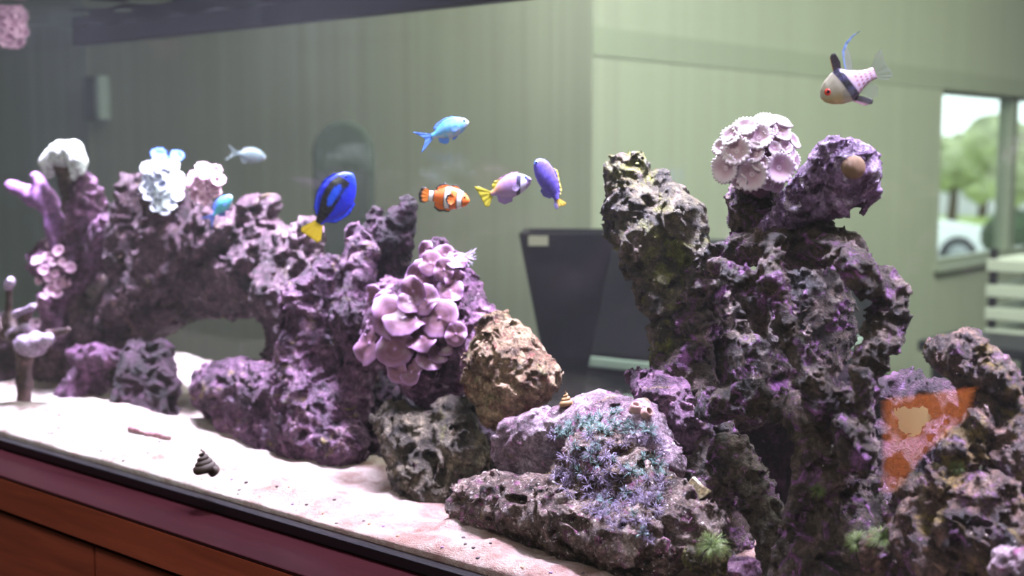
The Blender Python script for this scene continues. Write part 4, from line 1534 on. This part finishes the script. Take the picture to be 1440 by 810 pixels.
# ------------------------------------------------------------------ snails and small finds
def shell_mesh(name, turns=4.5, col=None):
    """conical coiled shell: tip at z=1, mouth at the base."""
    V, Q = [], []
    n, m = 120, 12
    for i in range(n + 1):
        u = i / n
        a = turns * 2 * math.pi * u
        s = (1 - u)
        R0 = 0.42 * s + 0.01
        tube_r = 0.24 * s + 0.012
        cz_ = u * 0.95
        for j in range(m):
            w = 2 * math.pi * j / m
            rr = R0 * 0.7 + tube_r * math.cos(w)
            V.append((rr * math.cos(a), rr * math.sin(a), cz_ + tube_r * 0.9 * math.sin(w)))
    for i in range(n):
        for j in range(m):
            a0, a1 = i * m + j, i * m + (j + 1) % m
            Q.append((a0, a1, a1 + m, a0 + m))
    c0 = len(V)
    V.append(V[0])
    for j in range(0, m, 2):
        Q.append((c0, (j + 2) % m, (j + 1) % m, j))
    return np_mesh(name, V, Q)


M_shell = flat('brown_shell', (70, 60, 56), 0.6, 0.3, 0.35, 160, bumpv=0.3)
M_shell2 = flat('tan_shell', (150, 116, 78), 0.6, 0.3, 0.3, 160, bumpv=0.3)
M_cream = rock_mat('cream_flake', [(190, 160, 120), (222, 204, 170), (236, 224, 200), (240, 232, 214)], sc=60, bumps=0.4)
c = Pz(290, 668, 0.028)
sn = link('turbo_snail', shell_mesh('turbo_snail', 5.0), M_shell)
orient(sn, c + Vector((0, 0, 0.004)), (uy + rx * -0.15 + cz * 0.1).normalized(), 1.0)
sn.scale = (36 * scale_at(c), 36 * scale_at(c), 36 * scale_at(c))
tag(sn, 'dark brown cone snail standing on the white sand', 'snail')
hh = hit([RK['pale']], 797, 572)
sn = link('turbo_snail', shell_mesh('turbo_snail', 4.0), M_shell2)
p = hh[0] if hh else P(797, 566, 0.16)
orient(sn, p, (uy + rx * -0.05).normalized(), 2.0)
sn.scale = (22 * scale_at(p), 22 * scale_at(p), 24 * scale_at(p))
tag(sn, 'small tan cone snail on top of the pale pink boulder', 'snail')
hh = hit([RK['arm']], 1200, 235)
p, nr = (hh[0], hh[1]) if hh else (P(1200, 235, .17), cz)
sn = link('limpet', lathe_mesh('limpet', [(0.001, 0.52), (0.2, 0.50), (0.45, 0.44), (0.7, 0.34), (0.88, 0.2), (0.98, 0.05), (1.0, -0.2)], 32), flat('tan_limpet', (118, 90, 66), 0.6, 0.3, 0.3, 120, bumpv=0.4))
orient(sn, p, (nr * 0.3 + cz).normalized())
sn.scale = (17 * scale_at(p),) * 3
tag(sn, 'round tan limpet on the purple arm of rock', 'snail')
# pale flake modelled in place of a patch of sunlit sand
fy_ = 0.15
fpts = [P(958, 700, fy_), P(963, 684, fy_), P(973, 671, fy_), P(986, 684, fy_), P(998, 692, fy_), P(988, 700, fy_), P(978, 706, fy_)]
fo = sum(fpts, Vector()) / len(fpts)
sf = prism('lit_sand_flake', [p - fo for p in fpts], (0.001, 0.0035, 0.0005), M_cream, None, 0.0008)
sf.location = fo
tag(sf, 'cream triangular flake standing in for sunlit sand between the boulder and the branching rock', 'lit patch')
# barnacle tubes on the boulder
M_barn = flat('barnacle', (150, 116, 112), 0.7, 0.3, 0.3, 120)
for px, py in ((893, 576), (908, 582)):
    hh = hit([RK['pale'], RK['front']], px, py)
    if hh:
        o = link('barnacle', lathe_mesh('barnacle', [(1.0, -0.2), (0.85, 0.6), (0.7, 1.0), (0.58, 0.98), (0.5, 0.5), (0.4, 0.0), (0.01, -0.05)], 18), M_barn)
        orient(o, hh[0], (hh[1] + Vector((0, 0, 0.5)) + rx * 0.3).normalized())
        o.scale = (9 * scale_at(hh[0]),) * 3
        tag(o, 'small cup-shaped barnacle on the shoulder of the pale boulder', 'barnacle', 'barnacles on the pale boulder')
# coral rubble on the sand
M_rub = rock_mat('pink_rubble', [(120, 80, 90), (160, 116, 124), (190, 150, 156), (206, 176, 180)], sc=90, bumps=0.3)
for px, py, px2, py2, lab in ((186, 597, 205, 600, 'short pink rubble branch by the sand mound'), (208, 601, 236, 604, 'longer pink rubble branch lying behind the sand mound')):
    a, b = Pz(px, py, 0.03), Pz(px2, py2, 0.03)
    a.z = sand_at(a.x, a.y) + 0.003
    b.z = sand_at(b.x, b.y) + 0.003
    rock('coral_rubble', lab, [[(tuple(a), 0.005, 1.0), (tuple(b), 0.004, 1.0)]], M_rub, h=0.0014, cat='coral rubble', world=True, lump=0.001, mid=0.001, fine=0.0006, pits=0, f1=60, f2=140, f3=300, seed=px)
PEB = []
for k in range(4):
    st = [[((0, 0, 0), 0.7, 1.0), ((0.35, 0.1 * k, 0.1), 0.55, 1.0)]]
    V, Q = sdf_mesh(st, 0.16, k=0.2, lump=0.25, mid=0.15, fine=0, pits=0, f1=0.8, f2=2, seed=80 + k)
    PEB.append(np_mesh('pebble', V, Q))
pm = [flat('pebble_dark', (70, 58, 62), 0.8, 0.3, 0.3, 200), flat('pebble_tan', (150, 112, 90), 0.8, 0.3, 0.3, 200), flat('pebble_violet', (110, 84, 120), 0.8, 0.3, 0.3, 200)]
for i, me in enumerate(PEB):
    me.materials.append(pm[i % 3])
q = random.Random(5)
pts = [(672, 778, 4), (702, 788, 7), (748, 803, 6), (652, 750, 4), (690, 770, 3), (735, 795, 4), (88, 640, 7), (207, 660, 5), (168, 642, 3), (235, 660, 3), (370, 705, 4), (225, 622, 3), (390, 690, 3), (560, 745, 4), (600, 765, 4), (640, 778, 3), (470, 705, 3), (520, 728, 4), (775, 803, 4), (820, 800, 3)]
pts += [(q.uniform(60, 820), None, q.uniform(1.6, 3.6)) for _ in range(90)]
labels = {}
for i, (px, py, r) in enumerate(pts):
    if py is None:
        py = 614.5 + 0.30 * px - q.uniform(6, 45)
    p = Pz(px, py, 0.014)
    if p.y < 0.008 or p.y > TD - 0.02:
        continue
    p.z = sand_at(p.x, p.y)
    o = link('pebble', PEB[i % 4], None, None, p)
    sc = r * scale_at(p)
    o.scale = (sc, sc, sc * 0.8)
    o.rotation_euler = (0, 0, q.uniform(0, 6))
    kind = ['dark', 'tan', 'violet'][(i % 4) % 3]
    tag(o, 'small %s pebble lying on the white sand' % kind, 'pebble', '%s pebbles on the sand' % kind)

# ================================================================== FISH
def interp(s, xs, ys):
    return np.interp(s, xs, ys)


def smooth_prof(xs, ys):
    """monotone-ish smoothing of a control profile."""
    xx = np.linspace(0, 1, 201)
    yy = np.interp(xx, xs, ys)
    k = np.hanning(17)
    k /= k.sum()
    pad = np.concatenate([np.full(8, yy[0]), yy, np.full(8, yy[-1])])
    sm = np.convolve(pad, k, 'valid')
    w = np.clip(xx / 0.06, 0, 1)
    return xx, yy * (1 - w) + sm * w


def fish(name, label, head, tailb, up, prof, colf, fins, eye, Yh, Yt=None, cat='fish', ns=110, nr=56, yawfix=None):
    hp, tp = P(head[0], head[1], Yh), P(tailb[0], tailb[1], Yt if Yt is not None else Yh)
    fwd = RM @ Vector((0, 0, -1))
    tp = CAM + ray(tailb[0], tailb[1]) * ((hp - CAM).dot(fwd))
    X = (hp - tp)
    L = X.length
    X.normalize()
    Z0 = RM @ Vector((up[0], -up[1], 0))
    Z = (Z0 - X * X.dot(Z0)).normalized()
    Yv = Z.cross(X)
    sx, top, bot, wid = prof
    ax, at = smooth_prof(sx, top)
    _, ab = smooth_prof(sx, bot)
    _, aw = smooth_prof(sx, wid)
    s = np.linspace(0, 1, ns) ** 1.15
    T, B, Wd = np.interp(s, ax, at), np.interp(s, ax, ab), np.interp(s, ax, aw)
    th = np.linspace(0, 2 * np.pi, nr, endpoint=False)
    V, S, VV = [], [], []
    for i in range(ns):
        cz0, hz0 = (T[i] + B[i]) / 2, (T[i] - B[i]) / 2
        y = Wd[i] * np.sign(np.cos(th)) * np.abs(np.cos(th)) ** 1.0
        z = cz0 + hz0 * np.sin(th)
        V.append(np.stack([np.full(nr, -s[i] * L), y * L, z * L], 1))
        S.append(np.full(nr, s[i]))
        VV.append(np.sin(th))
    V = np.concatenate(V)
    S = np.concatenate(S)
    VV = np.concatenate(VV)
    Q = []
    ii = np.arange(ns * nr).reshape(ns, nr)
    Q = np.stack([ii[:-1, :], np.roll(ii, -1, 1)[:-1, :], np.roll(ii, -1, 1)[1:, :], ii[1:, :]], -1).reshape(-1, 4)
    V = np.concatenate([V, [[0.004 * L, 0, (T[0] + B[0]) / 2 * L], [-L, 0, (T[-1] + B[-1]) / 2 * L]]])
    n0 = ns * nr
    ce = []
    for j in range(0, nr, 2):
        ce.append((n0, ii[0, (j + 2) % nr], ii[0, (j + 1) % nr], ii[0, j]))
        ce.append((n0 + 1, ii[-1, j], ii[-1, (j + 1) % nr], ii[-1, (j + 2) % nr]))
    Q = np.concatenate([Q, np.array(ce)])
    S = np.concatenate([S, [0, 1]])
    VV = np.concatenate([VV, [0, 0]])
    me = np_mesh(name, V, Q)
    skin_attr(me, colf(S, VV, V[:, 2] / L))
    me.materials.append(M_fish)
    o = link(name, me)
    M = Matrix((X, Yv, Z)).transposed().to_4x4()
    M.translation = hp
    o.matrix_world = M
    for fin in fins:
        fname, root, tip, cf = fin[:4]
        mt = fin[4] if len(fin) > 4 else M_fin
        yo = fin[5] if len(fin) > 5 else (0.0, 0.0)        # sideways offset at root and tip
        root, tip = np.array(root, float), np.array(tip, float)
        na, nb = 36, 12
        u = np.linspace(0, 1, na)
        def rs(c):
            t = np.linspace(0, 1, len(c))
            return np.stack([np.interp(u, t, c[:, 0]), np.interp(u, t, c[:, 1])], 1)
        r_, t_ = rs(root), rs(tip)
        k = np.hanning(7)
        k /= k.sum()
        for d in range(2):
            pad = np.concatenate([np.full(3, t_[0, d]), t_[:, d], np.full(3, t_[-1, d])])
            t_[:, d] = np.convolve(pad, k, 'valid')
        VF, CF = [], []
        for side in (1, -1):
            for j in range(nb):
                w = j / (nb - 1)
                q_ = r_ * (1 - w) + t_ * w
                y = yo[0] * (1 - w) + yo[1] * w + side * 0.006 * (1 - 0.8 * w) + 0.004 * np.sin(u * 40) * w
                VF.append(np.stack([-q_[:, 0] * L, y * L * np.ones(na), q_[:, 1] * L], 1))
                CF.append(cf(u, np.full(na, w)))
        VF = np.concatenate(VF)
        CF = np.concatenate(CF)
        g = np.arange(2 * nb * na).reshape(2, nb, na)
        f1_ = np.stack([g[0, :-1, :-1], g[0, :-1, 1:], g[0, 1:, 1:], g[0, 1:, :-1]], -1).reshape(-1, 4)
        f2_ = np.stack([g[1, :-1, :-1], g[1, 1:, :-1], g[1, 1:, 1:], g[1, :-1, 1:]], -1).reshape(-1, 4)
        rim = np.concatenate([g[:, 0, :], g[:, 1:, -1].reshape(2, -1), g[:, -1, ::-1][:, 1:], g[:, ::-1, 0][:, 1:]], 1)
        f3_ = np.stack([rim[0, :-1], rim[1, :-1], rim[1, 1:], rim[0, 1:]], -1)
        mf = np_mesh(fname, VF, np.concatenate([f1_, f2_, f3_]))
        skin_attr(mf, CF)
        mf.materials.append(mt)
        link(fname, mf, None, o)
    if eye:
        es, ez, er, iris, pupil = eye
        wy = float(np.interp(es, ax, aw))
        tz, bz_ = float(np.interp(es, ax, at)), float(np.interp(es, ax, ab))
        vz = (ez - (tz + bz_) / 2) / max(1e-4, (tz - bz_) / 2)
        yy = wy * math.sqrt(max(0.05, 1 - vz * vz))
        for sd in (1, -1):
            e = link('eye', lathe_mesh('eye', [(0.001, 0.34), (0.5, 0.28), (0.85, 0.12), (1.0, -0.1)], 20), flat(name + '_iris', iris, 0.3, 0.5), o)
            e.rotation_euler = (R(-90) * sd, 0, 0)
            e.location = (-es * L, yy * L * sd * 0.97, ez * L)
            e.scale = (er * L,) * 3
            pu = link('pupil', lathe_mesh('pupil', [(0.001, 0.40), (0.3, 0.37), (0.48, 0.30), (0.5, 0.2)], 16), flat(name + '_pupil', pupil, 0.15, 0.6), e)
    tag(o, label, cat)
    return o


def band(s, a, b, e=0.012):
    return sstep(a - e, a + e, s) * (1 - sstep(b - e, b + e, s))


def const(c):
    cl = slin(c)
    return lambda u, w: np.tile(cl, (len(u), 1))


def edged(c, ce, t=0.72, t2=0.85):
    a, b = slin(c), slin(ce)
    return lambda u, w: mixa(np.tile(a, (len(u), 1)), b, sstep(t, t2, np.maximum(w, np.abs(2 * u - 1) ** 3)))


# clownfish
OR, WH, BK = slin((226, 104, 18)), slin((240, 238, 240)), slin((14, 10, 14))


def clown_col(s, v, z):
    c = np.tile(OR, (len(s), 1))
    c = mixa(c, slin((150, 66, 30)), sstep(0.55, 1.0, v) * 0.7)
    c = mixa(c, slin((240, 140, 40)), sstep(-0.2, -0.9, v) * 0.3)
    for a, b in ((0.19 + 0, 0.285), (0.48, 0.585), (0.90, 1.05)):
        bow = 0.05 * (1 - v * v) * (1 if a < 0.3 else -0.5 if a < 0.6 else 0)
        ss = s + (bow if a > 0.3 else -0.03 * (1 - v * v) + 0.02)
        c = mixa(c, BK, band(ss, a - 0.03, b + 0.03))
        c = mixa(c, WH, band(ss, a - 0.006, b + 0.006))
    return c


sx = [0, .05, .15, .3, .45, .6, .75, .88, 1.0]
clown_prof = (sx, [.03, .12, .20, .265, .29, .27, .20, .135, .125], [-.03, -.11, -.18, -.24, -.26, -.23, -.17, -.125, -.12], [.03, .08, .115, .14, .14, .11, .075, .045, .03])
orange_edge = edged((226, 104, 18), (12, 10, 12), 0.6, 0.72)
fish('clownfish', 'orange clownfish with three white bands', (660, 283), (603, 275), (0.05, -1), clown_prof, clown_col, [
    ('dorsal_fin', [(.22, .20), (.40, .27), (.62, .24), (.82, .15)], [(.26, .30), (.38, .36), (.52, .31), (.66, .36), (.80, .30), (.86, .19)], orange_edge),
    ('anal_fin', [(.58, -.22), (.84, -.13)], [(.56, -.32), (.70, -.36), (.84, -.27)], orange_edge),
    ('tail_fin', [(.97, .12), (.97, -.12)], [(1.08, .19), (1.20, .19), (1.26, .0), (1.20, -.19), (1.08, -.19)], edged((230, 130, 30), (12, 10, 12), 0.66, 0.78)),
    ('pelvic_fin', [(.38, -.23), (.50, -.24)], [(.46, -.33), (.56, -.34), (.60, -.29)], orange_edge),
    ('pectoral_fin', [(.36, .03), (.36, -.10)], [(.42, .11), (.54, .08), (.58, -.04), (.52, -.16), (.42, -.17)], edged((226, 112, 24), (12, 10, 12), 0.7, 0.82), M_fin, (-.13, -.17)),
    ('pectoral_fin', [(.36, .03), (.36, -.10)], [(.42, .11), (.54, .08), (.58, -.04), (.52, -.16), (.42, -.17)], edged((226, 112, 24), (12, 10, 12), 0.7, 0.82), M_fin, (.13, .17)),
], (0.13, 0.07, 0.035, (80, 40, 12), (6, 6, 6)), 0.21, 0.22)

# blue tang
BL, DK, LB = slin((6, 34, 214)), slin((5, 5, 16)), slin((16, 100, 250))


def tang_col(s, v, z):
    c = np.tile(BL, (len(s), 1))
    c = mixa(c, LB, sstep(0.26, 0.0, s) * 0.35)
    lower = -0.42 + 0.16 * np.cos((s - 0.45) * 5.0)
    blk = sstep(lower - 0.05, lower + 0.05, v) * (1 - sstep(0.74, 0.84, v)) * sstep(0.13, 0.17, s)
    el = ((s - 0.47) / 0.21) ** 2 + ((v - 0.14) / 0.25) ** 2
    e_ = 1 - sstep(0.85, 1.15, el)
    c = mixa(c, slin((10, 84, 240)), e_)
    blk = blk * (1 - e_)
    blk = np.maximum(blk, sstep(0.80, 0.86, s) * sstep(-0.75, -0.45, v))
    return mixa(c, DK, blk)


tang_prof = (sx, [.02, .12, .21, .28, .29, .26, .19, .10, .06], [-.02, -.09, -.18, -.26, -.29, -.27, -.20, -.10, -.06], [.02, .05, .075, .09, .09, .075, .055, .035, .022])
fish('blue_tang', 'royal blue tang with black palette marking and yellow tail', (496, 244), (448, 314), (-0.82, -0.56), tang_prof, tang_col, [
    ('dorsal_fin', [(.14, .17), (.35, .27), (.6, .24), (.90, .07)], [(.14, .26), (.35, .35), (.6, .33), (.84, .22), (.92, .10)], edged((24, 60, 220), (10, 10, 40), 0.75, 0.9)),
    ('anal_fin', [(.36, -.26), (.6, -.25), (.90, -.07)], [(.38, -.33), (.6, -.345), (.84, -.24), (.92, -.10)], edged((20, 56, 226), (10, 10, 50), 0.8, 0.92)),
    ('tail_fin', [(.96, .06), (.96, -.06)], [(1.20, .20), (1.28, .17), (1.27, .0), (1.28, -.17), (1.20, -.20)], lambda u, w: mixa(np.tile(slin((238, 206, 30)), (len(u), 1)), slin((16, 14, 20)), sstep(.86, .96, np.abs(2 * u - 1)) * sstep(0.1, 0.3, w) * 0.7)),
    ('pectoral_fin', [(.27, -.02), (.27, -.10)], [(.34, .02), (.44, -.04), (.42, -.14), (.34, -.16)], const((20, 60, 200)), M_clear, (.085, .12)),
    ('pectoral_fin', [(.27, -.02), (.27, -.10)], [(.34, .02), (.44, -.04), (.42, -.14), (.34, -.16)], const((20, 60, 200)), M_clear, (-.085, -.12)),
], (0.11, 0.05, 0.026, (20, 40, 120), (6, 6, 10)), 0.20, 0.21)


# chromis
def chromis_col(main, back, belly, spots_=0.5):
    m_, b_, w_ = slin(main), slin(back), slin(belly)

    def f(s, v, z):
        c = np.tile(m_, (len(s), 1))
        c = mixa(c, b_, sstep(0.35, 0.8, v))
        c = mixa(c, w_, sstep(-0.1, -0.7, v) * 0.8)
        nz = vnoise(np.stack([s * 9, v * 3, np.zeros_like(s)], 1).astype(np.float32), 1.0, 3)
        c = mixa(c, slin((60, 190, 250)), sstep(0.55, 0.75, nz) * spots_)
        c = mixa(c, slin((230, 236, 244)), sstep(0.12, 0.0, s) * 0.5)
        return c
    return f


chr_prof = (sx, [.02, .10, .18, .25, .27, .24, .17, .09, .06], [-.02, -.08, -.15, -.21, -.23, -.21, -.15, -.08, -.055], [.02, .06, .09, .11, .11, .09, .06, .035, .022])


def chromis(label, head, tailb, up, colf, finc, Yh, Yt=None, name='chromis'):
    return fish(name, label, head, tailb, up, chr_prof, colf, [
        ('dorsal_fin', [(.26, .22), (.5, .25), (.84, .10)], [(.34, .29), (.55, .31), (.78, .26), (.90, .17)], const(finc)),
        ('anal_fin', [(.60, -.19), (.86, -.08)], [(.64, -.29), (.74, -.32), (.88, -.20)], const(finc)),
        ('tail_fin', [(.96, .055), (.96, -.055)], [(1.25, .22), (1.42, .30), (1.16, .0), (1.42, -.30), (1.25, -.22)], const(finc)),
        ('pelvic_fin', [(.34, -.20), (.44, -.21)], [(.46, -.28), (.54, -.29), (.54, -.24)], const(finc)),
        ('pectoral_fin', [(.30, .0), (.30, -.08)], [(.38, .03), (.48, .0), (.48, -.08), (.38, -.12)], const(finc), M_clear, (.10, .14)),
        ('pectoral_fin', [(.30, .0), (.30, -.08)], [(.38, .03), (.48, .0), (.48, -.08), (.38, -.12)], const(finc), M_clear, (-.10, -.14)),
    ], (0.10, 0.05, 0.036, (60, 110, 190), (8, 10, 20)), Yh, Yt)


chromis('silvery sky blue chromis with forked tail above the clownfish', (659, 171), (607, 192), (-0.2, -1), chromis_col((110, 176, 226), (70, 150, 240), (206, 214, 232)), (96, 146, 240), 0.20, 0.21)
chromis('small turquoise chromis against the mauve rock', (326, 275), (300, 303), (-0.7, -0.7), chromis_col((84, 190, 200), (70, 120, 220), (120, 214, 220), 0.3), (90, 110, 190), 0.22, 0.22)
chromis('pale grey green chromis modelled in place of a reflection in the back glass', (374, 222), (334, 216), (0.1, -1), chromis_col((132, 152, 146), (136, 160, 154), (124, 140, 132), 0.1), (128, 146, 138), 0.50, 0.50)  # reflection in the back glass, built as a pale fish


# two-barred fish with yellow tail
def rabbit_col(s, v, z):
    c = np.tile(slin((146, 112, 158)), (len(s), 1))
    c = mixa(c, slin((176, 120, 60)), sstep(0.55, 0.95, s) * sstep(-0.6, 0.5, v))
    c = mixa(c, slin((174, 150, 196)), sstep(-0.2, -0.9, v) * 0.7)
    d = s + 0.10 * v
    c = mixa(c, slin((196, 186, 214)), band(d, 0.10, 0.28))
    c = mixa(c, slin((24, 18, 56)), band(d, 0.255, 0.355))
    c = mixa(c, slin((24, 18, 56)), band(s - 0.06 * v, 0.03, 0.115) * sstep(-0.75, -0.5, v))
    c = mixa(c, slin((60, 40, 110)), band(d, 0.11, 0.17) * sstep(0.1, 0.4, v))
    return c


rab_prof = (sx, [.02, .10, .19, .27, .29, .26, .19, .09, .055], [-.02, -.09, -.16, -.22, -.25, -.25, -.19, -.08, -.05], [.02, .05, .08, .10, .10, .085, .06, .03, .02])
fish('rabbitfish', 'mauve rabbitfish with two dark head bars and yellow tail', (747, 252), (690, 273), (-0.3, -1), rab_prof, rabbit_col, [
    ('dorsal_fin', [(.20, .20), (.4, .27), (.65, .23), (.88, .08)], [(.22, .27), (.4, .31), (.65, .29), (.84, .25), (.94, .14)], lambda u, w: mixa(np.tile(slin((130, 84, 120)), (len(u), 1)), slin((176, 164, 30)), sstep(.5, .8, u))),
    ('anal_fin', [(.55, -.24), (.88, -.08)], [(.58, -.33), (.78, -.34), (.90, -.22)], const((150, 118, 176))),
    ('tail_fin', [(.96, .05), (.96, -.05)], [(1.18, .26), (1.30, .30), (1.24, .0), (1.22, -.24), (1.12, -.26)], const((184, 172, 24))),
    ('pectoral_fin', [(.32, -.02), (.32, -.10)], [(.40, .02), (.50, -.04), (.48, -.13), (.40, -.15)], const((170, 150, 190)), M_clear, (.09, .13)),
    ('pectoral_fin', [(.32, -.02), (.32, -.10)], [(.40, .02), (.50, -.04), (.48, -.13), (.40, -.15)], const((170, 150, 190)), M_clear, (-.09, -.13)),
], (0.11, 0.08, 0.032, (40, 90, 220), (8, 8, 20)), 0.23, 0.24)


# purple damsel seen side on, swimming up
def damsel_col(s, v, z):
    c = np.tile(slin((70, 52, 150)), (len(s), 1))
    c = mixa(c, slin((90, 80, 190)), sstep(-0.3, -1, v) * 0.6)
    c = mixa(c, slin((120, 130, 230)), sstep(0.10, 0.0, s))
    return c


dam_prof = (sx, [.04, .13, .19, .22, .22, .20, .15, .09, .05], [-.04, -.12, -.17, -.21, -.22, -.20, -.15, -.08, -.045], [.03, .07, .09, .10, .10, .085, .06, .03, .02])
fish('damselfish', 'slim violet damselfish with yellow edged fins', (756, 224), (783, 281), (0.9, -0.35), dam_prof, damsel_col, [
    ('dorsal_fin', [(.30, .19), (.6, .18), (.90, .07)], [(.34, .25), (.42, .30), (.62, .24), (.84, .20), (.94, .13)], lambda u, w: mixa(np.tile(slin((84, 66, 150)), (len(u), 1)), slin((206, 186, 60)), sstep(.55, .8, w))),
    ('anal_fin', [(.62, -.19), (.90, -.06)], [(.66, -.25), (.80, -.24), (.92, -.12)], const((80, 66, 160))),
    ('tail_fin', [(.96, .045), (.96, -.045)], [(1.14, .16), (1.20, .12), (1.16, .0), (1.20, -.10), (1.10, -.12)], lambda u, w: mixa(np.tile(slin((214, 178, 60)), (len(u), 1)), slin((120, 110, 170)), sstep(.5, .7, u))),
], (0.06, -0.06, 0.045, (110, 150, 240), (10, 10, 30)), 0.24, 0.25)


# pajama cardinalfish
def card_col(s, v, z):
    c = np.tile(slin((176, 168, 150)), (len(s), 1))
    c = mixa(c, slin((190, 160, 90)), sstep(-0.0, -0.8, v) * (1 - sstep(0.25, 0.4, s)) * 0.7)
    rear = sstep(0.50, 0.56, s + 0.06 * v)
    c = mixa(c, slin((206, 180, 206)), rear)
    d = s + 0.07 * v
    gx_, gy_ = (s * 11.5), (v * 2.6)
    odd = np.floor(gx_).astype(int) % 2
    fx = gx_ - np.floor(gx_) - 0.5
    fy = gy_ + 0.5 * odd - np.floor(gy_ + 0.5 * odd) - 0.5
    dots = 1 - sstep(0.24, 0.36, np.hypot(fx, fy))
    c = mixa(c, slin((150, 74, 66)), dots * sstep(0.60, 0.66, s) * 0.85)
    blk = band(d, 0.40, 0.545)
    c = mixa(c, slin((14, 9, 26)), blk)
    gx2, gy2 = (s * 30), (v * 8)
    d2 = 1 - sstep(0.22, 0.36, np.hypot(gx2 - np.floor(gx2) - .5, gy2 - np.floor(gy2) - .5))
    c = mixa(c, slin((130, 120, 220)), blk * d2 * 0.25)
    return c


card_prof = (sx, [.03, .13, .22, .30, .34, .24, .17, .13, .125], [-.03, -.12, -.19, -.25, -.27, -.22, -.13, -.085, -.08], [.03, .07, .10, .115, .115, .095, .065, .04, .025])
clearc = const((120, 122, 128))
fish('cardinalfish', 'spotted cardinalfish with a dark belt and red eye', (1154, 137), (1231, 104), (0.15, -1), card_prof, card_col, [
    ('dorsal_fin', [(.36, .30), (.50, .30)], [(.40, .55), (.46, .60), (.52, .585), (.54, .42)], lambda u, w: mixa(np.tile(slin((44, 30, 44)), (len(u), 1)), slin((190, 130, 60)), sstep(.10, .0, u))),
    ('rear_dorsal_fin', [(.56, .22), (.67, .18)], [(.63, .56), (.70, .60), (.75, .60), (.74, .45), (.70, .3)], const((190, 180, 206)), M_clear),
    ('dorsal_filament', [(.555, .22), (.59, .42), (.635, .57), (.74, .68), (.90, .75), (1.06, .765)], [(.575, .22), (.615, .41), (.665, .54), (.76, .64), (.91, .725), (1.06, .76)], const((150, 180, 240))),
    ('anal_fin', [(.62, -.17), (.80, -.10)], [(.78, -.36), (.90, -.34), (.96, -.22), (.88, -.10)], clearc, M_clear),
    ('tail_fin', [(.97, .12), (.97, -.075)], [(1.12, .30), (1.26, .36), (1.22, .1), (1.28, -.14), (1.14, -.18)], clearc, M_clear),
    ('pelvic_fin', [(.44, -.24), (.58, -.21)], [(.62, -.42), (.76, -.44), (.80, -.38), (.66, -.26)], lambda u, w: mixa(np.tile(slin((24, 18, 26)), (len(u), 1)), slin((200, 150, 170)), sstep(.30, .1, u))),
    ('pectoral_fin', [(.34, -.06), (.34, -.14)], [(.42, -.02), (.52, -.06), (.52, -.15), (.42, -.18)], clearc, M_clear, (.11, .15)),
    ('pectoral_fin', [(.34, -.06), (.34, -.14)], [(.42, -.02), (.52, -.06), (.52, -.15), (.42, -.18)], clearc, M_clear, (-.11, -.15)),
], (0.125, 0.03, 0.062, (226, 60, 40), (20, 14, 40)), 0.13, 0.14)
